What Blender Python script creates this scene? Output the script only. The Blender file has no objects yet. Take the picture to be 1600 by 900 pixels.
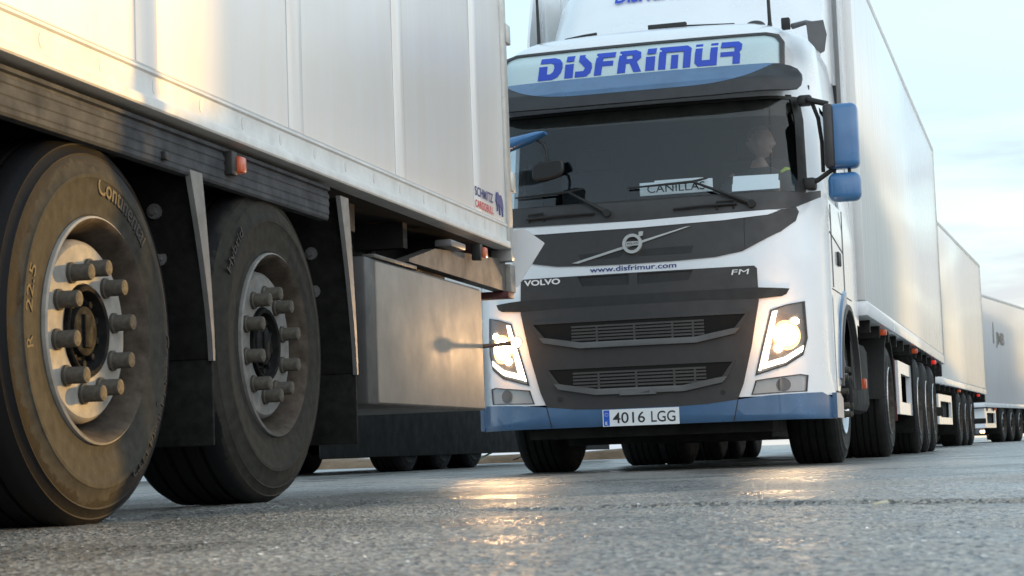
import bpy, bmesh, math, random
import numpy as np
from mathutils import Vector, Matrix
from mathutils.geometry import tessellate_polygon
R = math.radians
PI = math.pi
random.seed(4)
sc = bpy.context.scene
COL = sc.collection

# ------------------------------------------------------------------ camera, sky, sun, exposure
CAM_H = .145
cam = bpy.data.objects.new('camera', bpy.data.cameras.new('camera'))
COL.objects.link(cam)
cam.data.sensor_width = 36
cam.data.lens = 36 * 3000 / 1600
cam.data.clip_start = .05
cam.data.clip_end = 6000
_roll, _pitch = 2.0618, 4.9501
_f = Vector((0, math.cos(R(_pitch)), math.sin(R(_pitch))))
_r0 = Vector((1, 0, 0)); _u0 = _r0.cross(_f)
_right = _r0 * math.cos(R(_roll)) - _u0 * math.sin(R(_roll))
_up = _r0 * math.sin(R(_roll)) + _u0 * math.cos(R(_roll))
M = Matrix((_right, _up, -_f)).transposed().to_4x4()
M.translation = Vector((0, 0, CAM_H))
cam.matrix_world = M
sc.camera = cam
cam.data.dof.use_dof = True
cam.data.dof.focus_distance = 9.5
cam.data.dof.aperture_fstop = 14.0

SUN_AZ, SUN_EL = 52.0, 5.8          # degrees right of the view axis (+Y), above the horizon
world = bpy.data.worlds.new('World'); sc.world = world
world.use_nodes = True
wn, wl = world.node_tree.nodes, world.node_tree.links
wn.clear()
w_out = wn.new('ShaderNodeOutputWorld'); w_bg = wn.new('ShaderNodeBackground')
sky = wn.new('ShaderNodeTexSky'); sky.sky_type = 'NISHITA'
sky.sun_disc = False
sky.sun_elevation = R(SUN_EL); sky.sun_rotation = R(SUN_AZ)
sky.air_density = 1.0; sky.dust_density = .6; sky.ozone_density = 2.5
w_tc = wn.new('ShaderNodeTexCoord'); w_map = wn.new('ShaderNodeMapping')
w_map.inputs['Scale'].default_value = (2.2, 2.2, 15.0)
w_noise = wn.new('ShaderNodeTexNoise'); w_noise.inputs['Scale'].default_value = 1.6
w_noise.inputs['Detail'].default_value = 6; w_noise.inputs['Roughness'].default_value = .55
w_ramp = wn.new('ShaderNodeValToRGB')
w_ramp.color_ramp.elements[0].position = .36; w_ramp.color_ramp.elements[1].position = .52
w_sep = wn.new('ShaderNodeSeparateXYZ')
w_mr = wn.new('ShaderNodeMapRange')      # clouds only low over the horizon
w_mr.inputs['From Min'].default_value = .13; w_mr.inputs['From Max'].default_value = .21
w_mr.inputs['To Min'].default_value = .9; w_mr.inputs['To Max'].default_value = .0
w_mul = wn.new('ShaderNodeMath'); w_mul.operation = 'MULTIPLY'
w_mix = wn.new('ShaderNodeMixRGB'); w_mix.inputs['Color2'].default_value = (2.4, 2.8, 3.3, 1)
w_gam = wn.new('ShaderNodeMixRGB'); w_gam.blend_type = 'MIX'; w_gam.inputs['Fac'].default_value = .5
w_gam.inputs['Color2'].default_value = (7.0, 8.8, 9.6, 1)    # thin high veil that brightens the whole sky
wl.new(w_tc.outputs['Generated'], w_map.inputs['Vector'])
wl.new(w_map.outputs['Vector'], w_noise.inputs['Vector'])
wl.new(w_noise.outputs['Fac'], w_ramp.inputs['Fac'])
wl.new(w_tc.outputs['Generated'], w_sep.inputs['Vector'])
wl.new(w_sep.outputs['Z'], w_mr.inputs['Value'])
wl.new(w_ramp.outputs['Color'], w_mul.inputs[0]); wl.new(w_mr.outputs['Result'], w_mul.inputs[1])
w_dot = wn.new('ShaderNodeVectorMath'); w_dot.operation = 'DOT_PRODUCT'      # glow added to the unseen sky behind right, to light the sides facing it
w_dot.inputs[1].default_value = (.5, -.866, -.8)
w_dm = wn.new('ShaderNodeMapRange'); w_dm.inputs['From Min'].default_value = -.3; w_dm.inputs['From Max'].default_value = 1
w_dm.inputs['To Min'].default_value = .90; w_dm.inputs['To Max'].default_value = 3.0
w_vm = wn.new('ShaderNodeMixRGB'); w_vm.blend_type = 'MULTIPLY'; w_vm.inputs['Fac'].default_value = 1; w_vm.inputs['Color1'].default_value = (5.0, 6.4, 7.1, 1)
w_wd = wn.new('ShaderNodeMapRange'); w_wd.inputs['From Min'].default_value = .67; w_wd.inputs['From Max'].default_value = .93
w_wc = wn.new('ShaderNodeMixRGB'); w_wc.inputs['Color1'].default_value = (5.0, 6.4, 7.1, 1); w_wc.inputs['Color2'].default_value = (8.6, 6.6, 4.3, 1)
w_ds = wn.new('ShaderNodeVectorMath'); w_ds.operation = 'DOT_PRODUCT'; w_ds.inputs[1].default_value = (math.sin(R(SUN_AZ)), math.cos(R(SUN_AZ)), -1.0)
wl.new(w_tc.outputs['Generated'], w_ds.inputs[0]); wl.new(w_ds.outputs['Value'], w_wd.inputs['Value']); wl.new(w_wd.outputs['Result'], w_wc.inputs['Fac']); 
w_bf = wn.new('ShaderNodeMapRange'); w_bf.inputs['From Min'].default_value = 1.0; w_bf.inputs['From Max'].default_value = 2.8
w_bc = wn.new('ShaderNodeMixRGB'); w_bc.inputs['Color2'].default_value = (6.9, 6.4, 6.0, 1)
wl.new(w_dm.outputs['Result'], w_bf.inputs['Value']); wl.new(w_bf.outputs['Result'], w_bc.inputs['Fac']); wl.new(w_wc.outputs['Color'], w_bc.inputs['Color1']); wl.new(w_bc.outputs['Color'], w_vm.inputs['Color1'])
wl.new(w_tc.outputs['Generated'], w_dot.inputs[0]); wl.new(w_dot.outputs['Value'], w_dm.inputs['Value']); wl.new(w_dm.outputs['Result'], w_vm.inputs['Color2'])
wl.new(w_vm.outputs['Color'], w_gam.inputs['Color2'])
wl.new(sky.outputs['Color'], w_gam.inputs['Color1'])
w_cc = wn.new('ShaderNodeMixRGB'); w_cc.inputs['Color1'].default_value = (2.4, 2.8, 3.3, 1); w_cc.inputs['Color2'].default_value = (4.6, 3.6, 2.2, 1)
wl.new(w_wd.outputs['Result'], w_cc.inputs['Fac']); wl.new(w_cc.outputs['Color'], w_mix.inputs['Color2'])      # clouds glow on the sun's side
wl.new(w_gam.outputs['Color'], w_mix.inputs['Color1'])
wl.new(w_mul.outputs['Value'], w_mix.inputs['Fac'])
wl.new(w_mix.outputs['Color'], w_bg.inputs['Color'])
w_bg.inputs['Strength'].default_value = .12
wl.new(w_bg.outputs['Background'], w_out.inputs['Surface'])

sun = bpy.data.objects.new('sun', bpy.data.lights.new('sun', 'SUN')); COL.objects.link(sun)
sun.data.energy = 2.6; sun.data.angle = R(.5); sun.data.color = (1.0, .56, .12)
_to = Vector((math.sin(R(SUN_AZ)) * math.cos(R(SUN_EL)), math.cos(R(SUN_AZ)) * math.cos(R(SUN_EL)), math.sin(R(SUN_EL))))
sun.rotation_euler = (-_to).to_track_quat('-Z', 'Y').to_euler()

sc.view_settings.view_transform = 'Standard'; sc.view_settings.look = 'None'
sc.view_settings.gamma = 1; sc.view_settings.use_curve_mapping = False
sc.view_settings.exposure = 1.18
sc.render.engine = 'CYCLES'
sc.cycles.max_bounces = 8; sc.cycles.transparent_max_bounces = 12
sc.cycles.sample_clamp_indirect = 4.0
sc.cycles.use_denoising = True

# ------------------------------------------------------------------ materials
def mat(name, color, rough=.5, metal=0., spec=.5, coat=0., bump=None, vary=0., vscale=8., emis=None, estr=0.):
    m = bpy.data.materials.new(name); m.use_nodes = True
    nt = m.node_tree; b = nt.nodes['Principled BSDF']
    b.inputs['Base Color'].default_value = (*color, 1)
    b.inputs['Roughness'].default_value = rough
    b.inputs['Metallic'].default_value = metal
    b.inputs['Specular IOR Level'].default_value = spec
    b.inputs['Coat Weight'].default_value = coat
    b.inputs['Coat Roughness'].default_value = .08
    if emis:
        b.inputs['Emission Color'].default_value = (*emis, 1); b.inputs['Emission Strength'].default_value = estr
    tc = None
    if vary or bump:
        tc = nt.nodes.new('ShaderNodeTexCoord')
    if vary:      # grime: breaks up colour and gloss
        n = nt.nodes.new('ShaderNodeTexNoise'); n.inputs['Scale'].default_value = vscale
        n.inputs['Detail'].default_value = 7; n.inputs['Roughness'].default_value = .62
        nt.links.new(tc.outputs['Object'], n.inputs['Vector'])
        mr = nt.nodes.new('ShaderNodeMapRange'); mr.inputs['From Min'].default_value = .3; mr.inputs['From Max'].default_value = .7
        mr.inputs['To Min'].default_value = 1 - vary; mr.inputs['To Max'].default_value = 1 + vary * .4
        nt.links.new(n.outputs['Fac'], mr.inputs['Value'])
        mx = nt.nodes.new('ShaderNodeMixRGB'); mx.blend_type = 'MULTIPLY'; mx.inputs['Fac'].default_value = 1
        mx.inputs['Color1'].default_value = (*color, 1)
        nt.links.new(mr.outputs['Result'], mx.inputs['Color2'])
        nt.links.new(mx.outputs['Color'], b.inputs['Base Color'])
        mr2 = nt.nodes.new('ShaderNodeMapRange'); mr2.inputs['From Min'].default_value = .3; mr2.inputs['From Max'].default_value = .7
        mr2.inputs['To Min'].default_value = min(1, rough * 1.25); mr2.inputs['To Max'].default_value = rough * .85
        nt.links.new(n.outputs['Fac'], mr2.inputs['Value'])
        nt.links.new(mr2.outputs['Result'], b.inputs['Roughness'])
    if bump:
        sx, sy, sz, strength, dist = bump
        mp = nt.nodes.new('ShaderNodeMapping'); mp.inputs['Scale'].default_value = (sx, sy, sz)
        nb = nt.nodes.new('ShaderNodeTexNoise'); nb.inputs['Scale'].default_value = 1; nb.inputs['Detail'].default_value = 4
        nt.links.new(tc.outputs['Object'], mp.inputs['Vector']); nt.links.new(mp.outputs['Vector'], nb.inputs['Vector'])
        bp = nt.nodes.new('ShaderNodeBump'); bp.inputs['Strength'].default_value = strength; bp.inputs['Distance'].default_value = dist
        nt.links.new(nb.outputs['Fac'], bp.inputs['Height']); nt.links.new(bp.outputs['Normal'], b.inputs['Normal'])
    return m

def streaked_white(name, color, rough, freq, strength, dist, dirt=.12):
    """glossy trailer skin: gently wavy across its length, with grime that runs down from the top"""
    m = mat(name, color, rough, spec=.6, coat=.35)
    nt = m.node_tree; b = nt.nodes['Principled BSDF']
    b.inputs['Coat Roughness'].default_value = rough * .6
    tc = nt.nodes.new('ShaderNodeTexCoord')
    mp = nt.nodes.new('ShaderNodeMapping'); mp.inputs['Scale'].default_value = (.4, freq, .35)
    nb = nt.nodes.new('ShaderNodeTexNoise'); nb.inputs['Scale'].default_value = 1; nb.inputs['Detail'].default_value = 3
    bp = nt.nodes.new('ShaderNodeBump'); bp.inputs['Strength'].default_value = strength; bp.inputs['Distance'].default_value = dist
    nt.links.new(tc.outputs['Object'], mp.inputs['Vector']); nt.links.new(mp.outputs['Vector'], nb.inputs['Vector'])
    nt.links.new(nb.outputs['Fac'], bp.inputs['Height']); nt.links.new(bp.outputs['Normal'], b.inputs['Normal'])
    nt.links.new(bp.outputs['Normal'], b.inputs['Coat Normal'])
    mp2 = nt.nodes.new('ShaderNodeMapping'); mp2.inputs['Scale'].default_value = (1, 9, .9)
    n2 = nt.nodes.new('ShaderNodeTexNoise'); n2.inputs['Scale'].default_value = 1; n2.inputs['Detail'].default_value = 8
    n2.inputs['Roughness'].default_value = .65
    nt.links.new(tc.outputs['Object'], mp2.inputs['Vector']); nt.links.new(mp2.outputs['Vector'], n2.inputs['Vector'])
    rp = nt.nodes.new('ShaderNodeValToRGB')
    rp.color_ramp.elements[0].position = .35; rp.color_ramp.elements[1].position = .62
    c = color; d = 1 - dirt
    rp.color_ramp.elements[0].color = (c[0] * d, c[1] * d * .98, c[2] * d * .94, 1); rp.color_ramp.elements[1].color = (*c, 1)
    nt.links.new(n2.outputs['Fac'], rp.inputs['Fac']); nt.links.new(rp.outputs['Color'], b.inputs['Base Color'])
    return m

def tyre_material(name, dusty, edge=.535):
    """black rubber whose side wall carries a film of dried dust that ends in a ragged ring"""
    m = mat(name, (.03, .03, .03), .55, spec=.10)
    nt = m.node_tree; b = nt.nodes['Principled BSDF']
    tc = nt.nodes.new('ShaderNodeTexCoord'); sp = nt.nodes.new('ShaderNodeSeparateXYZ')
    nt.links.new(tc.outputs['Object'], sp.inputs['Vector'])
    cb = nt.nodes.new('ShaderNodeCombineXYZ')
    nt.links.new(sp.outputs['Y'], cb.inputs['X']); nt.links.new(sp.outputs['Z'], cb.inputs['Y'])
    ln = nt.nodes.new('ShaderNodeVectorMath'); ln.operation = 'LENGTH'
    nt.links.new(cb.outputs['Vector'], ln.inputs[0])
    n = nt.nodes.new('ShaderNodeTexNoise'); n.inputs['Scale'].default_value = 8; n.inputs['Detail'].default_value = 9; n.inputs['Roughness'].default_value = .74
    nt.links.new(tc.outputs['Object'], n.inputs['Vector'])
    n2 = nt.nodes.new('ShaderNodeTexNoise'); n2.inputs['Scale'].default_value = 2.6; n2.inputs['Detail'].default_value = 3
    nt.links.new(tc.outputs['Object'], n2.inputs['Vector'])
    a1 = nt.nodes.new('ShaderNodeMath'); a1.operation = 'MULTIPLY_ADD'; a1.inputs[1].default_value = .13
    nt.links.new(n.outputs['Fac'], a1.inputs[0]); nt.links.new(ln.outputs['Value'], a1.inputs[2])
    a2 = nt.nodes.new('ShaderNodeMath'); a2.operation = 'MULTIPLY_ADD'; a2.inputs[1].default_value = .10
    nt.links.new(n2.outputs['Fac'], a2.inputs[0]); nt.links.new(a1.outputs['Value'], a2.inputs[2])
    mr = nt.nodes.new('ShaderNodeMapRange'); mr.inputs['From Min'].default_value = edge; mr.inputs['From Max'].default_value = edge + .006
    mr.inputs['To Min'].default_value = 1; mr.inputs['To Max'].default_value = 0
    nt.links.new(a2.outputs['Value'], mr.inputs['Value'])
    # only the outer side wall, not the tread (local +X is outward)
    mx = nt.nodes.new('ShaderNodeMapRange'); mx.inputs['From Min'].default_value = -.05; mx.inputs['From Max'].default_value = -.03
    nt.links.new(sp.outputs['X'], mx.inputs['Value'])
    mu = nt.nodes.new('ShaderNodeMath'); mu.operation = 'MULTIPLY'
    nt.links.new(mr.outputs['Result'], mu.inputs[0]); nt.links.new(mx.outputs['Result'], mu.inputs[1])
    n3 = nt.nodes.new('ShaderNodeTexNoise'); n3.inputs['Scale'].default_value = 28; n3.inputs['Detail'].default_value = 8
    nt.links.new(tc.outputs['Object'], n3.inputs['Vector'])
    rp = nt.nodes.new('ShaderNodeValToRGB')
    rp.color_ramp.elements[0].position = .3; rp.color_ramp.elements[1].position = .75
    rp.color_ramp.elements[0].color = (.10 * dusty, .096 * dusty, .086 * dusty, 1); rp.color_ramp.elements[1].color = (.175 * dusty, .168 * dusty, .140 * dusty, 1)
    nt.links.new(n3.outputs['Fac'], rp.inputs['Fac'])
    mix = nt.nodes.new('ShaderNodeMixRGB'); mix.inputs['Color1'].default_value = (.010, .010, .011, 1)
    nt.links.new(mu.outputs['Value'], mix.inputs['Fac']); nt.links.new(rp.outputs['Color'], mix.inputs['Color2'])
    nt.links.new(mix.outputs['Color'], b.inputs['Base Color'])
    rr = nt.nodes.new('ShaderNodeMapRange'); rr.inputs['To Min'].default_value = .58; rr.inputs['To Max'].default_value = .85
    nt.links.new(mu.outputs['Value'], rr.inputs['Value']); nt.links.new(rr.outputs['Result'], b.inputs['Roughness'])
    bp = nt.nodes.new('ShaderNodeBump'); bp.inputs['Strength'].default_value = .35; bp.inputs['Distance'].default_value = .004
    nt.links.new(n3.outputs['Fac'], bp.inputs['Height']); nt.links.new(bp.outputs['Normal'], b.inputs['Normal'])
    return m

def glass_material(name, tint, rough=.02):
    m = bpy.data.materials.new(name); m.use_nodes = True
    nt = m.node_tree; nt.nodes.clear()
    o = nt.nodes.new('ShaderNodeOutputMaterial'); mx = nt.nodes.new('ShaderNodeMixShader')
    t = nt.nodes.new('ShaderNodeBsdfTransparent'); t.inputs['Color'].default_value = (*tint, 1)
    g = nt.nodes.new('ShaderNodeBsdfGlossy'); g.inputs['Roughness'].default_value = rough
    f = nt.nodes.new('ShaderNodeFresnel'); f.inputs['IOR'].default_value = 1.58
    ge = nt.nodes.new('ShaderNodeNewGeometry'); inv = nt.nodes.new('ShaderNodeMath'); inv.operation = 'SUBTRACT'; inv.inputs[0].default_value = 1
    mu = nt.nodes.new('ShaderNodeMath'); mu.operation = 'MULTIPLY'        # only the outer face of the pane mirrors
    nt.links.new(ge.outputs['Backfacing'], inv.inputs[1]); nt.links.new(f.outputs['Fac'], mu.inputs[0]); nt.links.new(inv.outputs[0], mu.inputs[1])
    nt.links.new(mu.outputs[0], mx.inputs['Fac']); nt.links.new(t.outputs[0], mx.inputs[1]); nt.links.new(g.outputs[0], mx.inputs[2])
    nt.links.new(mx.outputs[0], o.inputs['Surface'])
    return m

def emitter(name, color, strength):
    m = bpy.data.materials.new(name); m.use_nodes = True
    nt = m.node_tree; nt.nodes.clear()
    o = nt.nodes.new('ShaderNodeOutputMaterial'); e = nt.nodes.new('ShaderNodeEmission')
    e.inputs['Color'].default_value = (*color, 1); e.inputs['Strength'].default_value = strength
    nt.links.new(e.outputs[0], o.inputs['Surface'])
    return m

MT = {
    'skin_near': streaked_white('white_panel_near', (.86, .86, .86), .30, 1.2, .22, .008, .035),
    'skin_far': streaked_white('white_panel_far', (.76, .77, .77), .17, 13.0, .55, .006, .10),
    'skin_third': streaked_white('grey_panel', (.62, .61, .64), .24, 6.0, .5, .006, .08),
    'paint_white': mat('white_cab_paint', (.78, .80, .82), .24, coat=.7, vary=.05, vscale=3, bump=(1.2, 1.2, 1.2, .05, .01)),
    'paint_blue': mat('blue_cab_paint', (.055, .130, .250), .30, coat=.4, vary=.18, vscale=6),
    'mirror_blue': mat('blue_mirror_shell', (.050, .165, .36), .30, coat=.4, vary=.1, vscale=6),
    'letter_blue': mat('blue_letter_film', (.018, .060, .46), .45),
    'letter_red': mat('red_letter_film', (.55, .03, .04), .5),
    'letter_navy': mat('navy_letter_film', (.015, .03, .17), .5),
    'sign_face': mat('sign_acrylic', (.50, .62, .64), .25, coat=.3, vary=.05, vscale=4),
    'grey_plastic': mat('dark_grey_plastic', (.037, .0345, .034), .45, vary=.2, vscale=7),
    'visor': mat('visor_plastic', (.022, .022, .024), .45, vary=.2),
    'mesh_bar': mat('grille_bar_plastic', (.058, .053, .050), .5, vary=.2),
    'pocket': mat('grille_pocket_plastic', (.011, .010, .009), .8, spec=.2), 'lip': mat('grille_lip_plastic', (.105, .102, .100), .38, vary=.2),
    'grey_mid': mat('grey_trim_plastic', (.13, .13, .132), .42, vary=.15),
    'black': mat('black_plastic', (.016, .015, .014), .55, vary=.3, vscale=9),
    'chassis': mat('dirty_chassis_paint', (.010, .009, .008), .75, vary=.5, vscale=6),
    'rubber_flap': mat('rubber_flap', (.008, .008, .0075), .8, spec=.25, vary=.6, vscale=22, bump=(40, 40, 40, .5, .003)),
    'maroon': mat('maroon_flap', (.09, .02, .02), .6, vary=.2),
    'alu': mat('dull_aluminium', (.52, .52, .50), .38, metal=.55, vary=.15, vscale=14),
    'alu_dirty': mat('dirty_aluminium', (.62, .61, .585), .40, metal=.0, vary=.16, vscale=9),
    'rail': mat('anodised_rail', (.070, .074, .080), .8, spec=.06, vary=.35, vscale=10),
    'steel_strip': mat('galvanised_strip', (.17, .17, .17), .38, metal=.4, vary=.3, vscale=12),
    'box_grey': mat('storage_box_steel', (.245, .207, .172), .5, metal=.0, vary=.22, vscale=4, bump=(60, 60, 60, .05, .002)),
    'box_side': mat('storage_box_side', (.05, .05, .05), .5, vary=.3),
    'beam': mat('underframe_beam', (.085, .078, .070), .55, vary=.35, vscale=7),
    'rim': mat('silver_rim_paint', (.30, .285, .26), .7, metal=.0, spec=.15, vary=.3, vscale=16),
    'rim_grimy': mat('grimy_rim_paint', (.19, .185, .175), .65, spec=.15, vary=.35, vscale=16),
    'rim_dark': mat('rusty_barrel', (.075, .060, .048), .8, spec=.12, vary=.5, vscale=18),
    'seam': mat('panel_seam', (.52, .52, .52), .6),
    'hub': mat('greasy_hub', (.016, .016, .016), .8, spec=.1, vary=.6, vscale=30),
    'nut': mat('dirty_wheel_nut', (.085, .078, .066), .7, spec=.15, vary=.4, vscale=60),
    'chrome': mat('bright_rim', (.62, .62, .62), .25, metal=.85, vary=.15),
    'tyre_near': tyre_material('dusty_tyre', .31, .556),
    'tyre_near_b': tyre_material('tyre_rubber_film', .24, .62),
    'tyre': mat('tyre_rubber', (.012, .0115, .011), .6, spec=.25, vary=.4, vscale=14),
    'tyre_text': mat('tyre_lettering', (.012, .012, .012), .7),
    'glass': glass_material('windscreen_glass', (.90, .93, .94)),
    'glass_clear': glass_material('clear_glass', (.8, .85, .88)),
    'lens': glass_material('lamp_lens', (.92, .92, .92), .03),
    'reflector': mat('lamp_reflector', (.16, .15, .145), .35, metal=.3),
    'fog_reflector': mat('fog_reflector', (.50, .50, .50), .35, metal=.2),
    'mirror_glass': mat('mirror_glass', (.8, .8, .8), .03, metal=1),
    'beam_light': emitter('headlight_bulb', (1.0, .74, .42), 34),
    'bowl_lit': emitter('lit_lamp_bowl', (1.0, .54, .18), 2.2),
    'drl': emitter('daytime_strip', (1.0, .88, .70), 3.2),
    'marker_lit': emitter('marker_lamp_lit', (1.0, .80, .62), 1.6),
    'far_lit': emitter('far_headlight', (1.0, .60, .24), 3.5),
    'amber': mat('amber_lens', (.30, .050, .016), .3, coat=.3, emis=(1, .16, .04), estr=.06),
    'red': mat('red_lens', (.55, .02, .015), .2, coat=.4, emis=(1, .03, .02), estr=.15),
    'plate_white': mat('plate_white', (.75, .77, .78), .35),
    'plate_blue': mat('plate_blue', (.02, .10, .50), .35),
    'ink': mat('ink_black', (.012, .012, .012), .5),
    'paper': mat('white_paper', (.86, .88, .90), .7),
    'interior': mat('cab_interior', (.020, .021, .024), .8),
    'arm_rubber': mat('brown_rubber', (.13, .075, .05), .6),
    'cable': mat('black_hose', (.02, .02, .02), .45),
    'blind': mat('sun_blind_fabric', (.034, .030, .024), .8, vary=.3),
    'skin': mat('skin', (.40, .25, .19), .5), 'hair': mat('short_hair', (.20, .14, .11), .9),
    'jacket': mat('dark_jacket', (.045, .06, .065), .8), 'hivis': mat('hivis_band', (.55, .75, .06), .6),
    'wall': mat('render_wall', (.68, .65, .58), .85, vary=.2, vscale=.6),
    'roof_metal': mat('corrugated_roof', (.25, .26, .27), .5, vary=.2, vscale=1),
    'soil': mat('dry_soil', (.22, .135, .075), .9, vary=.4, vscale=3),
    'leaf_pale': mat('pale_scrap', (.55, .55, .42), .7), 'green_bit': mat('green_plastic', (.05, .42, .06), .4), 'red_bit': mat('red_card', (.5, .04, .05), .6),
    'car_paint': mat('dark_car_paint', (.05, .05, .06), .3, coat=.5),
}

# ------------------------------------------------------------------ mesh builder
class MB:
    def __init__(s): s.bm = bmesh.new(); s.mi = 0
    def _f(s, vs, mi=None):
        try: f = s.bm.faces.new(vs)
        except ValueError: return None
        f.material_index = s.mi if mi is None else mi
        return f
    def box(s, x0, x1, y0, y1, z0, z1, bev=0., mi=None, seg=2):
        b = bmesh.new()
        r = bmesh.ops.create_cube(b, size=1)
        for v in b.verts:
            v.co = Vector(((x0 + x1) / 2 + v.co.x * (x1 - x0), (y0 + y1) / 2 + v.co.y * (y1 - y0), (z0 + z1) / 2 + v.co.z * (z1 - z0)))
        if bev: bmesh.ops.bevel(b, geom=list(b.edges), offset=bev, segments=seg, affect='EDGES', profile=.5)
        s.merge(b, mi); return s
    def merge(s, b, mi=None, mtx=None):
        mp = {}
        for v in b.verts: mp[v] = s.bm.verts.new(mtx @ v.co if mtx else v.co)
        for f in b.faces: s._f([mp[v] for v in f.verts], s.mi if mi is None else mi)
        b.free()
    def tube(s, pts, r, n=10, mi=None, cap=True):
        pts = [Vector(p) for p in pts]; rs = r if isinstance(r, (list, tuple)) else [r] * len(pts)
        rings = []; prev = None
        for i, p in enumerate(pts):
            t = (pts[min(i + 1, len(pts) - 1)] - pts[max(i - 1, 0)]).normalized()
            a = prev if prev is not None else (Vector((0, 0, 1)) if abs(t.z) < .9 else Vector((1, 0, 0)))
            x = (a - t * a.dot(t)).normalized(); prev = x; y = t.cross(x)
            rings.append([s.bm.verts.new(p + x * rs[i] * math.cos(2 * PI * k / n) + y * rs[i] * math.sin(2 * PI * k / n)) for k in range(n)])
        for a, b in zip(rings, rings[1:]):
            for k in range(n): s._f([a[k], a[(k + 1) % n], b[(k + 1) % n], b[k]], mi)
        if cap: s._f(rings[0][::-1], mi); s._f(rings[-1], mi)
        return s
    def lathe(s, prof, n=96, mi=None, c=(0, 0, 0), close=False):
        """revolve (radius, x) points round the local X axis"""
        rings = []
        for r, x in prof:
            if r < 1e-5: rings.append([s.bm.verts.new((c[0] + x, c[1], c[2]))])
            else: rings.append([s.bm.verts.new((c[0] + x, c[1] + r * math.cos(2 * PI * k / n), c[2] + r * math.sin(2 * PI * k / n))) for k in range(n)])
        prs = list(zip(rings, rings[1:]))
        if close: prs.append((rings[-1], rings[0]))
        for a, b in prs:
            for k in range(n):
                if len(a) == 1: s._f([a[0], b[(k + 1) % n], b[k]], mi)
                elif len(b) == 1: s._f([a[k], a[(k + 1) % n], b[0]], mi)
                else: s._f([a[k], a[(k + 1) % n], b[(k + 1) % n], b[k]], mi)
        return s
    def loft(s, rings, mi=None, closed=True, cap=False):
        R_ = [[s.bm.verts.new(p) for p in r] for r in rings]
        n = len(R_[0])
        for a, b in zip(R_, R_[1:]):
            for k in range(n if closed else n - 1): s._f([a[k], a[(k + 1) % n], b[(k + 1) % n], b[k]], mi)
        if cap: s._f(R_[0][::-1], mi); s._f(R_[-1], mi)
        return s
    def prism(s, poly, fn, d, mi=None, holes=()):
        """extrude a 2-D outline (with holes): fn(a, b, depth) gives the 3-D point; depth 0 is the face, d the back"""
        loops = [poly] + list(holes)
        flat = [p for l in loops for p in l]
        tris = tessellate_polygon([[Vector((p[0], p[1], 0)) for p in l] for l in loops])
        f = [s.bm.verts.new(fn(p[0], p[1], 0)) for p in flat]; b = [s.bm.verts.new(fn(p[0], p[1], d)) for p in flat]
        for t in tris: s._f([f[i] for i in t], mi); s._f([b[i] for i in reversed(t)], mi)
        o = 0
        for l in loops:
            n = len(l)
            for k in range(n): s._f([f[o + k], f[o + (k + 1) % n], b[o + (k + 1) % n], b[o + k]], mi)
            o += n
        return s
    def conform(s, poly, fn, d, step=.07, mi=None, holes=()):
        """like prism but diced on a grid first so that it follows a curved surface"""
        t = bmesh.new()
        loops = [poly] + list(holes)
        flat = [p for l in loops for p in l]
        vs = [t.verts.new((p[0], p[1], 0)) for p in flat]
        for tr in tessellate_polygon([[Vector((p[0], p[1], 0)) for p in l] for l in loops]):
            try: t.faces.new([vs[i] for i in tr])
            except ValueError: pass
        xs = [p[0] for p in flat]; ys = [p[1] for p in flat]
        for ax, lo, hi in ((0, min(xs), max(xs)), (1, min(ys), max(ys))):
            k = math.ceil(lo / step) * step
            while k < hi:
                if k - lo > 1e-4 and hi - k > 1e-4:
                    co = [0, 0, 0]; no = [0, 0, 0]; co[ax] = k; no[ax] = 1
                    bmesh.ops.bisect_plane(t, geom=list(t.verts) + list(t.edges) + list(t.faces), dist=1e-5, plane_co=co, plane_no=no)
                k += step
        bmesh.ops.recalc_face_normals(t, faces=list(t.faces))
        fm, bk = {}, {}
        for v in t.verts: fm[v] = s.bm.verts.new(fn(v.co.x, v.co.y, 0)); bk[v] = s.bm.verts.new(fn(v.co.x, v.co.y, d))
        for f in t.faces:
            s._f([fm[v] for v in f.verts], mi); s._f([bk[v] for v in reversed(f.verts)], mi)
        for e in t.edges:
            if len(e.link_faces) == 1:
                a, b = e.verts; s._f([fm[a], fm[b], bk[b], bk[a]], mi)
        t.free(); return s
    def ball(s, c, r, sc_=(1, 1, 1), u=20, v=14, mi=None):
        b = bmesh.new(); bmesh.ops.create_uvsphere(b, u_segments=u, v_segments=v, radius=r)
        for q in b.verts: q.co = Vector((c[0] + q.co.x * sc_[0], c[1] + q.co.y * sc_[1], c[2] + q.co.z * sc_[2]))
        s.merge(b, mi); return s
    def build(s, name, m, parent=None, smooth=35, loc=None):
        bmesh.ops.remove_doubles(s.bm, verts=list(s.bm.verts), dist=1e-5)
        bmesh.ops.recalc_face_normals(s.bm, faces=list(s.bm.faces))
        me = bpy.data.meshes.new(name); s.bm.to_mesh(me); s.bm.free()
        for k in (m if isinstance(m, (list, tuple)) else [m]): me.materials.append(MT[k] if isinstance(k, str) else k)
        if smooth:
            for p in me.polygons: p.use_smooth = True
            me.set_sharp_from_angle(angle=R(smooth))
        o = bpy.data.objects.new(name, me); COL.objects.link(o)
        if parent is not None: o.parent = parent
        if loc is not None: o.location = loc
        return o

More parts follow.
